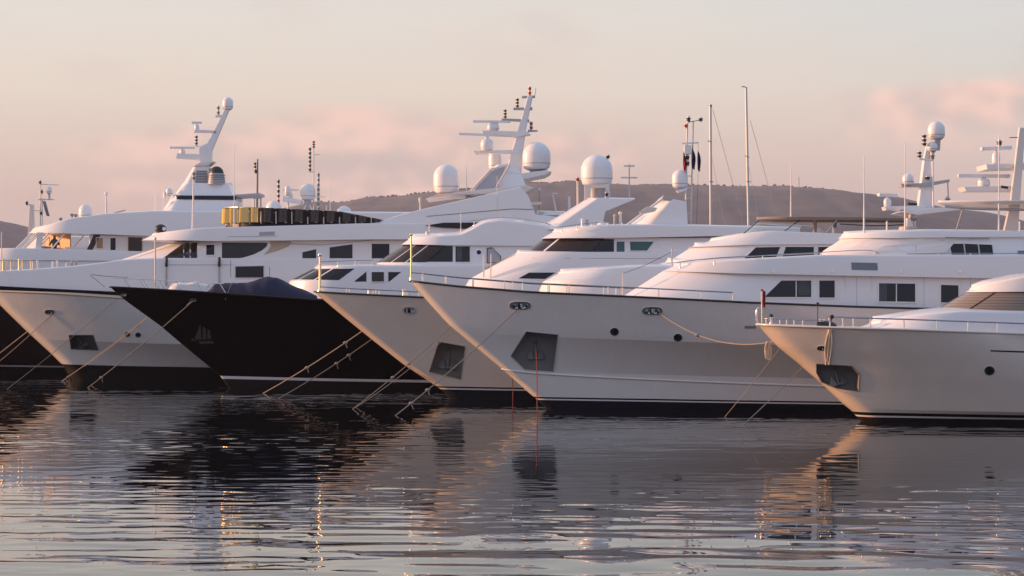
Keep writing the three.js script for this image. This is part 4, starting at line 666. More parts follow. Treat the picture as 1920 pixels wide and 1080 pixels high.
// ---------------------------------------------------------------- dark hulled yacht with the swept white superstructure
const Z = new Boat('motor_yacht', 'dark hulled yacht with long swept white superstructure and windscreen with painted sun glint on top', 121, 520);
{
  const b = Z;
  b.hull({ B: 5, len: 70, r: .2, p: 1.9, lev: [[0, .6, 26], [.3, .85, 24], [1, 1, 19]],
    stem: [[-520, 516], [-450, 590], [-390, 650], [-360, 690], [-350, 702], [-330, 716]], sheer: [[-520, 516], [-190, 528], [-60, 533], [0, 538], [100, 543], [230, 549], [500, 556], [1200, 566]],
    zones: [{ name: 'hull', v0: .22, v1: 1, mat: M.maroon }, { name: 'boot_stripe', v0: .205, v1: .22, mat: M.paleGrey }, { name: 'bottom', v0: 0, v1: .205, mat: M.boot }], capMat: M.maroon, capR: .06 });
  const h1 = b.house('deckhouse', [{ pts: [[-135, 560], [100, 565], [1060, 575]], w: 4.5, n: 6.5 }, { pts: [[-118, 514], [0, 511], [60, 508], [125, 503], [180, 497], [232, 489], [300, 487], [1060, 488]], w: 4.3, n: 6 }], { r: .12, camber: .1 });
  const h2 = b.house('bridge_deck', [{ pts: [[222, 490], [420, 488], [1060, 488]], w: 4.2, n: 5.6 }, { pts: [[338, 452], [440, 451], [1060, 449]], w: 4.0, n: 4.2 }], { r: 0, camber: 0 });
  h2.pane('windscreen_cover', .06, .95, .02, .38, M.canvas, .03); h2.pane('windscreen_cover', .06, .95, -.62, -.02, M.canvas, .03); h2.pane('windscreen', .08, .94, -.96, -.66, M.glassBrown, .02);
  b.house('bridge_brow', [{ pts: [[266, 451], [400, 452], [700, 449], [1060, 449]], w: 4.5, n: 5 }, { pts: [[285, 442], [320, 435], [380, 430], [480, 427], [690, 421], [1060, 421]], w: 4.4, n: 4.6 }], { r: .1, camber: .1 });
  b.window([[306, 484], [346, 455], [370, 455], [370, 484]], h2.z, { mull: [345, 357], frame: null, cut: h2, blind: [352, 356, .95] });
  b.patch('cove_panel', [[505, 452.5], [545, 452], [547, 456], [541, 462], [522, 470], [494, 478], [503, 469], [508, 460]], h2.z, .01, M.beige, { sub: 2 }); b.patch('style_line', [[547, 456], [600, 458.5], [700, 449.6], [700, 450.8], [600, 460], [546, 458]], h2.z, .015, M.paleGrey, { sub: 2 });
  b.patch('style_line', [[310, 496], [436, 496], [436, 497.2], [310, 497.2]], h1.z, .015, M.paleGrey, { sub: 2 }); b.patch('style_line', [[425, 443.4], [520, 442], [520, 442.8], [425, 444.2]], () => 4.48, .012, M.paleGrey, { sub: 0, thick: .01 }); b.window([[387, 459], [402, 459], [402, 478], [387, 478]], h2.z, { fw: 2.2 }); b.window([[416, 455], [502, 455], [500, 462], [492, 469], [476, 477], [456, 483], [436, 485.5], [416, 486]], h2.z, { frame: null, cut: h2 }); h2.interior();
  b.window([[442, 500], [494, 499], [494, 520], [442, 520]], h1.z, { fw: 1, frame: M.paleGrey });
  b.window([[567, 486], [567, 473], [593, 467], [593, 486]], h2.z, { fw: 1, cut: h2 }); b.window([[618, 486], [618, 464], [661, 458], [661, 486]], h2.z, { fw: 1, cut: h2 }); b.window([[697, 498], [697, 457], [730, 457], [730, 498]], h2.z, { frame: null });
  b.patch('panel_shadow_gap', [[432, 488], [433, 488], [433, 520], [432, 520]], h1.z, .01, M.grey, { sub: 0 }); b.patch('panel_shadow_gap', [[505, 500], [506, 500], [506, 530], [505, 530]], h1.z, .01, M.grey, { sub: 0 });
  b.patch('side_vent', [[486, 435], [515, 434], [515, 441], [486, 442]], () => 4.45, .02, M.paleGrey, { sub: 0 });
  for (const px of [312, 411]) { const s = sub('boat_boom', b.g); b.pole('boom_post', [px, 536], [px, 482], .06, .05, M.paleGrey, 4.5, s); b.pole('boom_cover', [px, 500], [px, 482], .1, .1, M.dark, 4.55, s); }
  // fairing that sweeps up to the arch
  const sw = b.house('swept_fairing', [{ pts: [[668, 428], [760, 430], [1060, 430]], w: 4.3, n: 1.2 }, { pts: [[676, 424], [706, 420], [742, 407], [800, 392], [880, 374], [940, 360], [985, 350], [1000, 404], [1060, 410]], w: 4.1, n: 1 }], { r: .08, camber: .05 });
  b.patch('slit_window', [[796, 423], [832, 417.5], [906, 417], [938, 420], [880, 429], [830, 427]], () => 4.54, .03, M.glass, { sub: 1 });
  b.patch('fairing_groove', [[800, 405], [960, 391], [1000, 392], [1000, 393.5], [960, 392.6], [800, 406.5]], sw.z, .012, M.grey, { sub: 2 });
  // flybridge windbreak: curved panels on a dark base, front ones coloured as sun reflection
  b.house('windbreak_base', [{ pts: [[424, 428], [520, 428], [720, 424]], w: 4.05, n: 3.4 }, { pts: [[424, 418.5], [520, 418.5], [724, 417.5]], w: 4.05, n: 3.4 }], { mat: M.navy, r: .02, camber: .02 });
  const wb = b.house('windbreak_rail', [{ pts: [[421, 391], [520, 392], [640, 398], [724, 415]], w: 3.95, n: 3.3 }, { pts: [[421, 389.5], [520, 390.5], [640, 396.5], [724, 413.5]], w: 3.95, n: 3.3 }], { mat: M.alu, r: .01, camber: .0 });
  { const fn = { at: (t, k) => { const l = k <= 1 ? k * Math.PI / 2 : 0, x = k <= 1 ? b.P(424, 410, 0).x + 3.4 * (1 - Math.cos(l)) : lerp(b.P(424, 410, 0).x + 3.4, b.P(716, 410, 4).x, k - 1), z = k <= 1 ? 4.02 * Math.sin(l) : 4.02; return { x, z }; } };
    const ks = [0, .2, .38, .56, .74, .9, 1.06, 1.2, 1.34, 1.48, 1.62, 1.76, 1.9, 2];
    for (const sg of [1, -1]) for (let i = 1; i < ks.length; i++) {
      const n = 10, P = [], I = []; const a = fn.at(0, ks[i - 1] + .008), e = fn.at(0, ks[i] - .008), L = Math.hypot(e.x - a.x, e.z - a.z), tx = (e.x - a.x) / L, tz = (e.z - a.z) / L;
      for (let j = 0; j <= n; j++) { const t = j / n, bow = .38 * Math.sin(t * Math.PI), x = lerp(a.x, e.x, t) - tz * bow * 1, z = lerp(a.z, e.z, t) + tx * bow; const px0 = 960 + (x + b.gx) / b.D * FL; const y0 = b.P(0, 418.5, 2).y, y1 = b.P(0, interp(mkTab([[421, 391], [520, 392], [640, 398], [724, 414]]), px0), 2).y; P.push(x, y0, sg * z, x, Math.max(y0 + .06, y1), sg * z); }
      for (let j = 0; j < n; j++) { const q = 2 * j; I.push(q, q + 2, q + 3, q, q + 3, q + 1); }
      const g = new THREE.BufferGeometry(); g.setAttribute('position', new THREE.Float32BufferAttribute(P, 3)); g.setIndex(I); g.computeVertexNormals(); mesh('windbreak_panel', g, i <= 5 ? M.sunGlintGlass : M.smoke, b.g);
      const y0 = b.P(0, 418.5, 2).y; mesh('windbreak_post', bar(V(a.x, y0 - .1, sg * a.z), V(a.x, y0 + .75 * (i < 9 ? 1 : .5), sg * a.z), .05, .05, 8), i > 6 ? M.cream : M.alu, b.g);
    } }
  { // aft screen, its panels coloured with the same painted sun reflection
    for (const [px, w] of [[976, 18], [986, 10], [1008, 16], [1020, 10]]) { const q = b.P(px, 421, 2.5), r = b.S(w, 2.5) / 2, hh = b.S(15, 2.5); mesh('windbreak_panel', new THREE.CylinderGeometry(r, r, hh, 14, 1, true, 0, Math.PI * 2).translate(q.x, q.y + hh / 2, q.z), M.sunGlintGlass, b.g); }
    b.pole('light_post', [999, 424], [999, 385], .06, .06, M.cream, 3); b.plate('lamp_bracket', [[990, 379], [1015, 379], [1015, 383], [990, 384]], 2.6, 3.4, M.cream, { bevel: .02 }); b.pole('light_post', [1043, 400], [1036, 362], .07, .05, M.cream, 2); b.pole('lamp_arm', [1036, 362], [1046, 364], .04, .04, M.cream, 2); b.pole('light_post', [1068, 400], [1067, 368], .1, .08, M.white, 2);
    { const q = b.P(1011, 355, 2); mesh('lamp_globe', new THREE.SphereGeometry(.11, 12, 8).translate(q.x, q.y, q.z), M.white, b.g); b.pole('lamp_stem', [1011, 408], [1011, 356], .02, .02, M.grey, 2); }
    b.house('aft_hardtop', [{ pts: [[1004, 404], [1020, 404], [1060, 404]], w: 3, n: .6 }, { pts: [[1006, 399], [1020, 397], [1060, 398]], w: 3, n: .6 }], { r: .04 });
  }
  // arch, wing and masts
  b.house('arch_leg', [{ pts: [[872, 372], [920, 368], [985, 356]], w: 3.4, n: .5 }, { pts: [[880, 361], [930, 358], [985, 345]], w: 3.2, n: .5 }, { pts: [[918, 320], [945, 312], [975, 320]], w: 2.4, n: .4 }, { pts: [[926, 314], [955, 308], [968, 312]], w: 2.3, n: .4 }], { r: .05, camber: .02 });
  b.patch('arch_window', [[886, 359], [922, 320], [948, 312], [929, 356]], (x, y) => 3.32 - (y - b.P(0, 361, 3).y) / 2 * .95, .06, M.paleGrey, { sub: 1 });
  b.pole('arch_rail', [880, 361], [921, 317], .08, .08, M.cream, 3.25); b.pole('arch_rail', [926, 358], [956, 309], .07, .07, M.cream, 3.3); b.pole('arch_rail', [921, 317], [956, 309], .06, .06, M.cream, 2.9);
  b.plate('arch_wing', [[946, 345], [1000, 331], [1022, 327], [1032, 322], [1026, 320], [980, 326], [950, 320]], -2.4, 2.6, M.white, { bevel: .08 });
  b.plate('fairing_top', [[800, 372], [850, 364], [980, 362], [1000, 352], [985, 348], [890, 358], [820, 366]], -3, 3.6, M.cream, { bevel: .08 });
  b.dome(837, 362, 49, 54, 1.5); b.dome(1006, 318, 53, 52, 1.6, { pedestal: 12 }); b.dome(928, 318, 24, 34, -1.8);
  b.plate('mast', [[950, 322], [976, 322], [978, 290], [985, 240], [997, 182], [991, 180], [974, 240], [961, 285]], -.45, .45, M.white, { bevel: .1 });
  b.plate('mast_arm', [[979, 180], [1003, 179], [1003, 182], [979, 183]], -.3, .3, M.paleGrey, { bevel: .02 }); b.plate('mast_arm', [[963, 202], [998, 201], [998, 205], [963, 205]], -.3, .3, M.paleGrey, { bevel: .02 }); b.plate('mast_arm', [[941, 222], [992, 224], [992, 228], [941, 225]], -.3, .3, M.paleGrey, { bevel: .02 }); b.plate('mast_arm', [[904, 245], [990, 247], [994, 252], [970, 256], [906, 249]], -.6, .6, M.white, { bevel: .03 }); b.plate('mast_arm', [[888, 283], [975, 281], [975, 286], [892, 288]], -.5, .5, M.white, { bevel: .03 }); b.plate('mast_arm', [[990, 243], [1008, 244], [1008, 246], [990, 247]], -.2, .2, M.paleGrey, { bevel: .01 });
  b.radar(922, 228, 66, .3, { ped: 17, yaw: .1 }); b.radar(913, 253, 102, .5, { ped: 30, yaw: .12, tilt: -.03 }); b.dome(927, 245, 18, 17, .1);
  b.lights(993, 162, 179, 0, M.red, null, 2); b.lights(996, 228, 243, 0, M.red, null, 2); b.lights(970, 184, 202, 0, M.dark); b.lights(947, 205, 222, 0, M.dark); b.pole('wind_vane', [1003, 180], [1005, 164], .015, .015, M.dark, .2);
  b.whip(875, 280, 372, 2); b.whip(932, 330, 420, 4.2, .025); b.pole('pole', [788, 398], [788, 378], .06, .05, M.cream, 3.8); b.lights(788, 370, 380, 3.8, M.cream, null, 1);
  // foredeck rail, bow staff, covered light
  b.pole('bow_staff', [3, 545], [3, 435], .045, .035, M.mast, 4.2); b.pole('bow_stay', [26, 546], [8, 505], .02, .02, M.mast, 4.6);
  { const pts = [[-70, 490], [0, 489], [30, 488], [60, 488]].map(q => b.P(q[0], q[1], 4.1)); b.rail(pts, { h: .78, posts: [.55, .62, .8, .97], mat: M.brass, r: .025 }); }
  for (const [px, h, m] of [[6, .8, M.brass], [10, .6, M.cream], [36, .75, M.brass], [39, .7, M.cream], [62, .55, M.mast], [70, .6, M.chrome], [99, .5, M.chrome], [107, .55, M.chrome], [125, .4, M.cream], [135, .5, M.beige], [143, .5, M.beige]]) { const q = b.P(px, 506 - px * .03, 3.4); mesh('deck_fitting', merge([new THREE.CylinderGeometry(.07, .08, h, 10).translate(q.x, q.y + h / 2 - .1, q.z), new THREE.SphereGeometry(.09, 10, 8).translate(q.x, q.y + h - .1, q.z)]), m, b.g); }
  { const s = sub('covered_searchlight', b.g), q = b.P(301, 436, 2.2); mesh('cover', new THREE.SphereGeometry(.42, 14, 10).scale(1, .8, 1).translate(q.x, q.y + .25, q.z), M.dark, s); mesh('lens', new THREE.CylinderGeometry(.13, .13, .1, 12).rotateX(1.57).translate(q.x + .3, q.y + .25, q.z + .35), M.white, s); }
  b.pole('signal_pole', [361, 430], [363, 335], .07, .05, M.white, 2.5); b.lights(363, 322, 338, 2.5, M.grey, null, 2); b.whip(439, 270, 425, 3.9, .03);
  { const q = b.P(560, 518, 4.4); }
}
// ---------------------------------------------------------------- far white yacht with the open lit bridge and raked mast
const Y = new Boat('motor_yacht', 'far white yacht with open amber lit bridge and a raked mast tipped with a dome', 134, 260);
{
  const b = Y;
  b.hull({ B: 4.9, len: 50, r: .3, p: 1.8, lev: [[0, .6, 24], [.4, .9, 20], [1, 1, 15]], stem: [[-95, 500], [-60, 560], [-20, 640], [10, 690], [30, 710]], sheer: [[-95, 500], [0, 505], [300, 515], [1000, 530]],
    zones: [{ name: 'hull', v0: .16, v1: 1, mat: M.hullWhite }, { name: 'bottom', v0: 0, v1: .16, mat: M.boot }] });
  const h1 = b.house('bridge_deck_bulwark', [{ pts: [[-70, 530], [100, 530], [900, 535]], w: 4.5, n: 4.5 }, { pts: [[-40, 488], [60, 488], [300, 490], [900, 492]], w: 4.5, n: 4.2 }, { pts: [[-28, 469], [20, 467], [100, 468], [260, 473], [900, 478]], w: 4.35, n: 4 }], { r: .08, camber: 0 });
  const dk = b.P(100, 471, 4).y;
  // roof over the open bridge
  b.house('bridge_roof', [{ pts: [[56, 438], [120, 437], [300, 443], [900, 446]], w: 4.3, n: 4.2 }, { pts: [[62, 433], [90, 423], [130, 412], [200, 403], [290, 398], [420, 399], [900, 402]], w: 4.1, n: 4 }], { r: .12, camber: .15 });
  // windscreen posts and panes, aft bulkhead with door and windows
  const ba = [], ta = []; for (let i = 0; i <= 8; i++) { const t = i / 8, a = (t - .5) * Math.PI, p0 = b.P(28, 467, 0), p1 = b.P(62, 437, 0); ba.push(V(p0.x + 3.6 * (1 - Math.cos(a)), p0.y - .1, 3.9 * Math.sin(a))); ta.push(V(p1.x + 3.4 * (1 - Math.cos(a)), p1.y + .05, 3.9 * Math.sin(a))); }
  for (let i = 0; i <= 8; i++) mesh('windscreen_post', bar(ba[i], ta[i], .06, .06, 6), M.white, b.g);
  for (let i = 0; i < 8; i++) { const A1 = ba[i], B1 = ba[i + 1], C1 = ta[i + 1], D1 = ta[i], g = new THREE.BufferGeometry(); g.setAttribute('position', new THREE.Float32BufferAttribute([A1, B1, C1, A1, C1, D1].flatMap(p => [p.x, p.y, p.z]), 3)); g.computeVertexNormals(); mesh('windscreen_pane', g, M.pane, b.g); }
  b.plate('bridge_post', [[66, 469], [76, 469], [80, 436], [70, 436]], 3.8, 4.1, M.white, { bevel: .02 });
  b.plate('bridge_console', [[70, 469], [82, 469], [84, 462], [74, 462]], -2.6, 2.6, M.beige, { bevel: .03 });
  { // slanting wooden bulkhead that catches the low sun
    const a = b.P(86, 470, -3.4), e = b.P(132, 470, .6), y1 = b.P(100, 438, 0).y, L = Math.hypot(e.x - a.x, e.z - a.z), g = box(L, y1 - a.y + .1, .08, L / 2, (y1 - a.y) / 2, 0); g.rotateY(-Math.atan2(e.z - a.z, e.x - a.x)); g.translate(a.x, a.y, a.z); mesh('bridge_bulkhead', g, M.teak, b.g); }
  b.plate('bridge_settee', [[122, 470], [176, 472], [176, 462], [122, 464]], 1.4, 3.4, M.white, { bevel: .04 });
  b.plate('side_pillar', [[162, 470], [172, 470], [188, 440], [176, 440]], 3.7, 4.05, M.dark, { bevel: .02 });
  const cab = b.house('aft_cabin', [{ pts: [[178, 472], [192, 472], [900, 480]], w: 4.0, n: .3 }, { pts: [[178, 440], [192, 441], [900, 448]], w: 4.0, n: .3 }], { r: 0, camber: 0, mat: M.cream });
  b.window([[181, 466], [181, 446], [193, 446], [193, 466]], cab.z, { mat: M.wood, fw: 1 }); b.window([[207, 469], [207, 446], [217, 446], [217, 469]], cab.z, { fw: 1.5 }); b.window([[241, 472], [241, 445], [266, 446], [266, 473]], cab.z, { mat: M.glassBrown, frame: M.wood, fw: 1 });
  b.patch('rub_rail', [[-10, 487], [300, 489.5], [300, 491], [-10, 488.5]], () => 4.52, .02, M.paleGrey, { sub: 0 });
  // mast house
  const mh = b.house('mast_house', [{ pts: [[302, 402], [330, 402], [445, 404]], w: 2.6, n: 1.2 }, { pts: [[325, 366], [345, 365], [441, 366]], w: 2.2, n: 1 }], { r: .03 });
  b.house('dark_band', [{ pts: [[321, 375], [345, 374], [442, 375]], w: 2.34, n: 1.05 }, { pts: [[325, 367], [345, 366.5], [442, 367]], w: 2.3, n: 1.05 }], { mat: M.glass, r: 0, camber: 0 });
  b.house('mast_trunk', [{ pts: [[328, 366], [345, 366], [436, 366]], w: 1.9, n: .9 }, { pts: [[343, 345], [358, 344], [428, 345]], w: 1.5, n: .7 }], { r: .05 }); b.house('mast_neck', [{ pts: [[343, 346], [356, 346], [398, 346]], w: 1.0, n: .6 }, { pts: [[362, 314], [370, 312], [390, 312]], w: .8, n: .4 }], { r: .06 });
  b.patch('vent_grille', [[368, 320], [388, 320], [388, 342], [366, 342]], () => 1.05, .02, M.grey, { sub: 0 }); for (let i = 0; i < 4; i++) b.patch('grille_bar', [[367, 323 + i * 5], [388, 323 + i * 5], [388, 324.6 + i * 5], [367, 324.6 + i * 5]], () => 1.05, .05, M.paleGrey, { sub: 0 });
  b.plate('deck_shelf', [[430, 366], [486, 362], [486, 366], [430, 370]], -2, 2, M.paleGrey, { bevel: .02 });
  for (const z of [1.2, -1.2]) { const s = sub('funnel', b.g), p = b.P(406, 345, z), r = b.S(17, z); mesh('stack', new THREE.CylinderGeometry(r * .8, r * .98, b.S(20, z), 16).translate(p.x, p.y + b.S(10, z), p.z), M.paleGrey, s); mesh('cap', new THREE.SphereGeometry(r * .78, 16, 10, 0, 6.3, 0, 1.6).translate(p.x, p.y + b.S(20, z), p.z), M.dark, s); for (let i = 0; i < 4; i++) mesh('louvre', new THREE.CylinderGeometry(r * .97, r * .97, .06, 16).translate(p.x, p.y + b.S(3 + i * 4.5, z), p.z), M.grey, s); }
  b.plate('mast_cap', [[362, 312], [375, 305], [400, 303], [390, 310]], -.9, .9, M.cream, { bevel: .04 });
  b.plate('mast_column', [[376, 306], [394, 306], [395, 278], [388, 270], [374, 276]], -.45, .45, M.white, { bevel: .1 });
  b.plate('mast_arm', [[386, 292], [396, 282], [428, 206], [422, 204], [402, 246], [384, 276]], -.25, .25, M.white, { bevel: .07 });
  b.dome(427, 205, 20, 23, 0); b.plate('mast_bracket', [[404, 220], [417, 219], [416, 215], [404, 216]], -.15, .15, M.white, { bevel: .02 }); b.lights(409, 198, 216, 0, M.grey, null, 2);
  b.plate('radar_bracket', [[364, 248], [406, 249], [402, 245], [366, 243]], -.25, .25, M.white, { bevel: .03 }); b.radar(369, 230, 14, 0, { ped: 15 });
  b.plate('radar_bracket', [[330, 296], [376, 299], [376, 290], [332, 288]], -.4, .4, M.white, { bevel: .05 }); b.radar(342, 277, 42, .1, { ped: 12, yaw: .15 }); b.lights(368, 254, 272, .2, M.dark); b.pole('light_bracket', [366, 273], [380, 277], .06, .06, M.white, .2);
  b.dome(160, 410, 25, 27, 1.5); { const s = sub('lamp_post', b.g); b.pole('post', [199, 406], [199, 366], .08, .06, M.cream, 1, s); const q = b.P(199, 363, 1); mesh('globe', new THREE.SphereGeometry(.16, 12, 8).translate(q.x, q.y, q.z), M.white, s); }
  for (const [px, h] of [[114, .45], [135, .6], [142, .5]]) { const q = b.P(px, 418 - (px - 114) * .2, 1.5); mesh('roof_fitting', merge([new THREE.CylinderGeometry(.05, .07, h, 8).translate(q.x, q.y + h / 2 - .15, q.z), box(.22, .2, .18, q.x, q.y + h - .15, q.z)]), M.grey, b.g); }
  b.whip(291, 325, 400, 1); b.pole('pole', [306, 400], [306, 350], .03, .03, M.white, 1.4); b.pole('pole', [324, 380], [324, 342], .04, .03, M.white, 1.4); b.dome(317, 366, 12, 14, 1.6); b.lights(309, 360, 372, 1.6, M.white, null, 1);
  mesh('roof_hose', tube([b.P(196, 405, 3), b.P(215, 399, 3), b.P(235, 394, 3)], .05), M.beige, b.g);
  // person at the bridge
  {
    const q = b.P(102, 471, 2.6), pg = new THREE.Group();
    const joints = { head: [0, 1.62, 0, .105], neck: [0, 1.46, 0, .06], ch: [0, 1.3, 0, .17], waist: [0, 1.02, 0, .15], hip: [0, .92, 0, .155] };
    const caps = [[[0, 1.50, 0], [0, 1.66, 0], .085, .1], [[0, 1.35, 0], [0, 1.5, 0], .07, .06], [[-.13, 1.32, 0], [.13, 1.32, 0], .1, .1], [[0, 1.3, 0], [0, .95, 0], .16, .15], [[-.2, 1.34, 0], [-.33, 1.08, -.05], .07, .055], [[-.33, 1.08, -.05], [-.3, 1.02, -.3], .05, .042], [[.2, 1.34, 0], [.34, 1.08, .02], .07, .055], [[.34, 1.08, .02], [.28, 1.02, -.27], .05, .042], [[-.09, .92, 0], [-.11, .5, -.02], .085, .06], [[-.11, .5, -.02], [-.11, .08, 0], .06, .045], [[.09, .92, 0], [.11, .5, -.02], .085, .06], [[.11, .5, -.02], [.11, .08, 0], .06, .045], [[-.11, .06, 0], [-.12, .04, -.17], .05, .045], [[.11, .06, 0], [.12, .04, -.17], .05, .045], [[-.3, 1.02, -.3], [-.29, 1.0, -.4], .042, .032], [[.28, 1.02, -.27], [.27, 1.0, -.38], .042, .032]];
    const R = 56, mc = new MarchingCubes(R, M.cloth, false, false, 60000); mc.isolation = 0; const sc = .95;
    const sd = (p, c) => { const [a, e, r0, r1] = c, ab = [e[0] - a[0], e[1] - a[1], e[2] - a[2]], ap = [p[0] - a[0], p[1] - a[1], p[2] - a[2]], t = clamp((ap[0] * ab[0] + ap[1] * ab[1] + ap[2] * ab[2]) / (ab[0] ** 2 + ab[1] ** 2 + ab[2] ** 2 || 1), 0, 1); return Math.hypot(ap[0] - ab[0] * t, ap[1] - ab[1] * t, ap[2] - ab[2] * t) - lerp(r0, r1, t); };
    for (let k = 0; k < R; k++) for (let j = 0; j < R; j++) for (let i = 0; i < R; i++) { const p = [(i / R * 2 - 1) * sc, (j / R * 2 - 1) * sc + .9, (k / R * 2 - 1) * sc]; let s = 0; for (const c of caps) s += Math.exp(-26 * sd(p, c)); mc.field[i + j * R + k * R * R] = Math.log(s) / 26; }
    mc.update(); const n = mc.count, pos = new Float32Array(n * 3); for (let i = 0; i < n; i++) { pos[i * 3] = mc.positionArray[i * 3] * sc; pos[i * 3 + 1] = mc.positionArray[i * 3 + 1] * sc + .9; pos[i * 3 + 2] = mc.positionArray[i * 3 + 2] * sc; }
    let g = new THREE.BufferGeometry(); g.setAttribute('position', new THREE.BufferAttribute(pos, 3)); g = mergeVertices(g, 1e-4); g.computeVertexNormals();
    const person = topGroup('person', 'person in dark clothes at the open bridge of the far white yacht', 'person', V(q.x + b.gx, q.y - .55 + .02, -b.D + 2.6)); person.rotation.y = .5;
    mesh('body', g, M.cloth, person); mesh('hair', new THREE.SphereGeometry(.108, 14, 10, 0, 6.3, 0, 1.7).translate(0, 1.665, .012), M.dark, person);
    mesh('bridge_floor', box(9, .05, 6, b.P(110, 471, 0).x, q.y - .57, 0), M.deck, b.g);
  }
}
// ---------------------------------------------------------------- hindmost yacht: only its masts and domes rise over the others
{
  const b = new Boat('motor_yacht', 'hindmost white yacht of which only slim light masts and one dome show', 147, 420);
  b.hull({ B: 4.6, len: 46, r: .3, p: 1.8, lev: [[0, .6, 22], [.4, .9, 19], [1, 1, 14]], stem: [[-60, 505], [-30, 570], [10, 640], [40, 690], [60, 702]], sheer: [[-60, 505], [300, 515], [1000, 525]], zones: [{ name: 'hull', v0: .16, v1: 1, mat: M.hullWhite }, { name: 'bottom', v0: 0, v1: .16, mat: M.boot }] });
  b.house('deckhouse', [{ pts: [[20, 530], [200, 530], [900, 535]], w: 3.8, n: 4 }, { pts: [[60, 447], [200, 446], [900, 446]], w: 3.5, n: 3.5 }], { r: .1 });
  b.house('upper_house', [{ pts: [[440, 447], [520, 447], [720, 447]], w: 3.0, n: 2 }, { pts: [[465, 402], [520, 401], [690, 402]], w: 2.7, n: 1.6 }], { r: .1 });
  b.plate('light_mast', [[52, 447], [63, 447], [62, 386], [56, 386]], -.2, .2, M.cream, { bevel: .05 }); b.pole('lamp_arm', [50, 383], [64, 385], .06, .06, M.cream, 0); b.lights(50, 376, 386, 0, M.dark, null, 1);
  { const s = sub('signal_mast', b.g); b.pole('mast_pole', [76, 447], [76, 342], .07, .05, M.mast, 0, s); b.pole('mast_pole', [80, 447], [79, 372], .04, .04, M.mast, 0, s); b.pole('yard', [73, 345], [111, 347], .04, .03, M.mast, 0, s); b.pole('yard', [72, 374], [101, 374], .06, .05, M.mast, 0, s); b.pole('yard', [64, 395], [80, 395], .03, .03, M.mast, 0, s); b.lights(75, 338, 346, 0, M.dark, s, 1); b.lights(78, 355, 364, 0, M.dark, s, 1); b.lights(77, 396, 404, 0, M.dark, s, 1); b.dome(92, 362, 10, 13, 0, { parent: s, pedestal: 12 });
    const a = b.P(82, 378, .1), g = new THREE.PlaneGeometry(.4, 1.3, 6, 10), p = g.attributes.position; for (let i = 0; i < p.count; i++) p.setXYZ(i, p.getX(i) * .7 + .3 * (.65 - p.getY(i)), p.getY(i) - .6, .08 * Math.sin(p.getX(i) * 18 + p.getY(i) * 4)); g.computeVertexNormals(); g.translate(a.x, a.y, a.z); mesh('flag', g, M.grey, s); }
  { const s = sub('signal_mast', b.g); b.pole('mast_pole', [482, 402], [483, 298], .1, .06, M.ropeDark, 0, s); b.lights(478, 304, 316, 0, M.dark, s, 2); b.lights(479, 316, 326, 0, M.dark, s, 1); for (const x of [476, 489]) b.pole('mast_leg', [x, 402], [x, 372], .07, .07, M.alu, 0, s); b.pole('yard', [474, 372], [491, 372], .05, .05, M.alu, 0, s); }
  { const s = sub('signal_mast', b.g); b.pole('mast_pole', [588, 404], [588, 268], .06, .045, M.cream, 0, s); b.lights(588, 264, 278, 0, M.dark, s, 3); b.lights(581, 276, 322, .2, M.dark, s, 6); b.pole('yard', [578, 322], [590, 322], .04, .04, M.cream, 0, s); b.pole('yard', [588, 290], [600, 290], .03, .03, M.cream, 0, s); b.lights(597, 324, 396, .3, M.grey, s, 8); b.pole('yard', [590, 369], [610, 369], .03, .03, M.cream, .2, s); }
  b.lights(522, 336, 372, 0, M.dark, null, 4); b.lights(522, 372, 382, 0, M.red, null, 1); b.pole('pole', [522, 402], [522, 378], .05, .05, M.cream, 0); b.radar(545, 356, 30, 0, { ped: 22, yaw: .4 }); b.plate('radar_platform', [[530, 368], [565, 376], [565, 382], [530, 376]], -.8, .8, M.white, { bevel: .04 }); b.pole('platform_leg', [540, 402], [540, 374], .09, .09, M.white, 0); b.dome(539, 366, 10, 18, .6);
  b.dome(577, 374, 29, 30, .4, { pedestal: 10 }); for (const x of [566, 588]) b.pole('dome_leg', [x, 402], [577, 376], .06, .06, M.white, .4); b.dome(513, 402, 30, 26, 1); b.dome(645, 404, 28, 18, 1); b.whip(619, 335, 402, 0, .03); b.pole('pole', [612, 402], [612, 384], .05, .05, M.cream, .5);
}
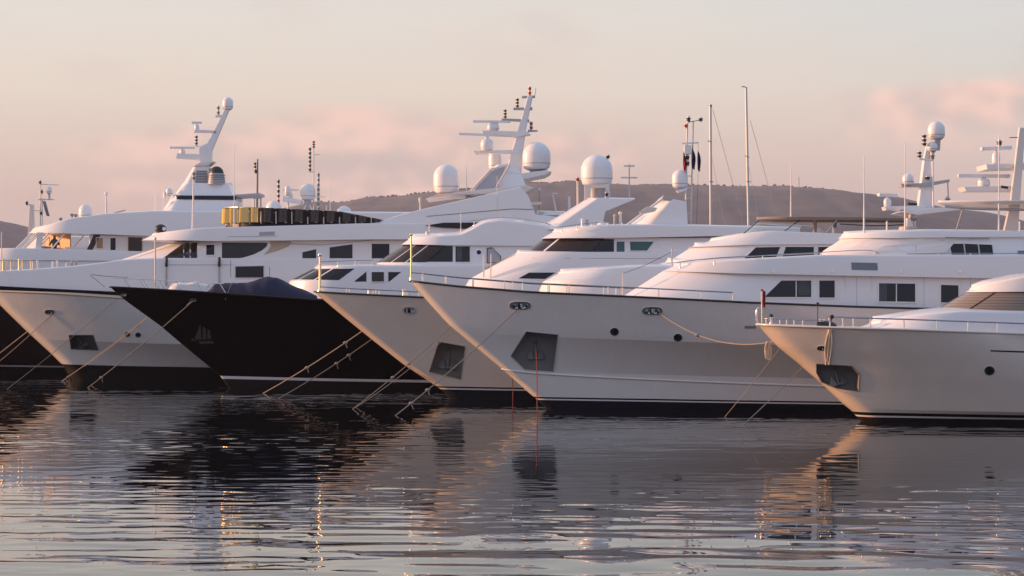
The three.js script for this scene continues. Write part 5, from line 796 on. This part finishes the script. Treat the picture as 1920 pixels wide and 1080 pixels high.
// ---------------------------------------------------------------- sailing yachts behind
for (const [mx, top, base, cx, D0, label, extra] of [[1333, 197, 425, 1345, 141, 'sailing yacht with the shorter straight mast and two thin stays behind the bridges', 0], [1403, 163, 418, 1425, 150, 'sailing yacht with the taller mast carrying an instrument arm at its head', 1]]) {
  const b = new Boat('sailing_yacht', label, D0, cx, 'sailboat');
  b.hull({ B: 1.9, len: 13, r: .1, p: 1.8, lev: [[0, .3, 9], [.4, .85, 8], [1, 1, 7]], stem: [[cx - 160, 640], [cx - 150, 660], [cx - 130, 700]], sheer: [[cx - 160, 640], [cx, 645], [cx + 300, 648]], zones: [{ name: 'hull', v0: .3, v1: 1, mat: M.hullWhite }, { name: 'bottom', v0: 0, v1: .3, mat: M.navy }], bulwark: .1 });
  b.house('cabin_trunk', [{ pts: [[cx - 70, 652], [cx, 652], [cx + 90, 652]], w: 1.2, n: 1.6 }, { pts: [[cx - 40, 636], [cx, 634], [cx + 85, 636]], w: 1, n: 1.2 }], { r: .06 });
  const lean = extra ? 5 : 1;
  b.pole('mast', [mx + lean, 640], [mx - lean * .8, top], .13, .1, M.mast, 0, null, 12);
  b.pole('spreader', [mx - 6, extra ? 292 : 264], [mx + 2, extra ? 295 : 266], .04, .04, M.alu, .8); b.pole('spreader', [mx - 3, 340], [mx + 5, 341], .04, .04, M.alu, .8);
  b.pole('boom', [mx + 4, 610], [mx + 120, 606], .1, .09, M.mast, 0);
  b.pole('stay', [mx + 4, extra ? 226 : 206], [mx + (extra ? 118 : 120), 640], .02, .02, M.alu, 0); b.pole('stay', [mx - 1, extra ? 300 : 280], [mx + (extra ? 60 : 66), 640], .014, .014, M.alu, .8);
  if (extra) { mesh('instrument_arm', tube([b.P(mx - 3, top + 3), b.P(mx - 8, top - 1), b.P(mx - 12, top)], .05), M.alu, b.g); } else b.lights(mx - .5, top - 2, top + 6, 0, M.grey, null, 1);
}
// ---------------------------------------------------------------- mooring lines and anchor chains
const W = (px, py) => { const d = FL * EYE / (py - HOR); return V((px - 960) / FL * d, -.12, -d); };                    // a point on the water
const wp = (b, px, py, z) => { const p = z === undefined ? b.on(px, py, b.hz, .03) : b.P(px, py, z); return V(p.x + b.gx, p.y, p.z - b.D); };
function line(name, label, cat, a, e, sag, r, mat, group, knots = []) {
  const pts = []; for (let i = 0; i <= 16; i++) { const t = i / 16, p = a.clone().lerp(e, t); p.y -= sag * 4 * t * (1 - t); pts.push(p); }
  const o = V(a.x, Math.min(a.y, e.y), a.z), gs = [tube(pts.map(p => p.clone().sub(o)), r * .75, 48, 6)];
  for (const t of knots) { const p = a.clone().lerp(e, t); p.y -= sag * 4 * t * (1 - t); p.sub(o); const g = new THREE.IcosahedronGeometry(r * 2.6, 1); g.scale(1.3, .8, 1); g.translate(p.x, p.y, p.z); gs.push(g, bar(p, V(p.x + .1, p.y - .28, p.z + .02), r * .7, r * .4, 5)); }
  const m = mesh(numbered(name), merge(gs), mat, scene); m.position.copy(o); return tag(m, label, cat, group);
}
const ML = (label, a, e, sag = .12, r = .03, mat = M.rope, knots = [], group) => line('mooring_line', label, 'rope', a, e, sag, r, mat, group, knots);
ML('pale mooring line from the chrome fairlead of the pentagon pocket yacht', wp(F, 968, 582), W(735, 779), .15, .035, M.rope, [.72, .85], );
ML('mooring line from the stem of the pentagon pocket yacht', wp(F, 858, 600, -.6), W(655, 767), .12, .03, M.rope, [.45, .6]);
ML('thin second mooring line beside the stem of the pentagon pocket yacht', wp(F, 866, 606, -.5), W(660, 764), .2, .022, M.rope);
ML('upper mooring line crossing the black hull below the brass staff', wp(E, 690, 613, -.5), W(487, 737), .12, .038, M.rope, [.2, .55]);
ML('lower mooring line crossing the black hull with two knots', wp(E, 708, 628, -.5), W(515, 747), .12, .036, M.ropeDark, [.28, .4]);
ML('mooring line from the fairlead high on the black bow', wp(D, 362, 564), W(160, 727), .1, .035, M.rope, [.85]);
ML('second mooring line close under the black bow fairlead line', wp(D, 357, 566), W(166, 722), .16, .026, M.rope);
ML('mooring line from behind the black bow down over the portholes', wp(D, 290, 584, -.6), W(112, 714), .1, .032, M.rope, [.9]);
ML('thin mooring line doubled below the porthole line', wp(D, 284, 590, -.5), W(118, 710), .16, .024, M.ropeDark);
ML('thin mooring line from the sheer of the dark bottomed white yacht', wp(A, 222, 558), W(8, 730), .1, .022, M.ropeDark);
ML('upper mooring line from the small fairlead by the glowing white bow', wp(A, 92, 588), W(-60, 702), .1, .035, M.rope);
ML('lower mooring line from the small fairlead by the glowing white bow', wp(A, 96, 590), W(-50, 712), .16, .03, M.rope);
ML('mooring line from the beige bow crossing the white hull upper', wp(G, 1463, 652, -.5), W(1355, 781), .05, .022, M.rope);
ML('mooring line from the beige bow crossing the white hull lower', wp(G, 1506, 687, -.4), W(1388, 796), .05, .026, M.rope);
ML('slack white line drooping from the second fairlead to the beige bow', wp(F, 1236, 587), wp(G, 1452, 640, -1.0), .62, .04, M.rope, [.35]);
line('anchor_chain', 'red anchor chain hanging from the pentagonal pocket into the water', 'chain', wp(F, 1006, 655), wp(F, 1007.5, 790, F.hz(F.P(1006, 655, 1).x, 2.8) * .9 + .08), 0, .03, M.rust);
line('anchor_chain', 'orange red chain hanging beside the bow behind the pentagon pocket yacht', 'chain', wp(E, 961, 690), wp(E, 962, 768, 1.6), 0, .024, M.rust);
for (const [px, py0, py1, z, label] of [[1440, 640, 674, -.25, 'cream rope bundle hanging under the beige bow tip'], [1556, 618, 682, 1.0, 'cream rope bundle hanging down over the anchor pocket of the beige bow']]) {
  const gs = [], a = px < 1500 ? wp(G, px, py0, z) : wp(G, px, py0), k = px < 1500 ? 6 : 8, h = G.S(py1 - py0, 1);
  for (let i = 0; i < k; i++) { const s = (i / (k - 1) - .5), out = px < 1500 ? 0 : .04; const zf = (y, x) => px < 1500 ? 0 : G.hz(a.x - G.gx + x, y) - (a.z + G.D) + out; const pts = [0, .3, .6, 1].map(t => { const x = s * .28 * Math.sin(t * 2.2 + .3), y = -h * t * rr(.85, 1.05); return V(x, y, zf(a.y + y, x) + .03 * Math.sin(i * 2 + t * 3)); }); gs.push(tube(pts, .028, 14, 6)); }
  const m = mesh(numbered('rope_bundle'), merge(gs), std(lin(.70, .58, .44), .9), scene); m.position.copy(a); tag(m, label, 'rope');
}
scene.traverse(o => { if (o.isMesh) { o.castShadow = true; o.receiveShadow = true; } });
renderer.render(scene, camera);
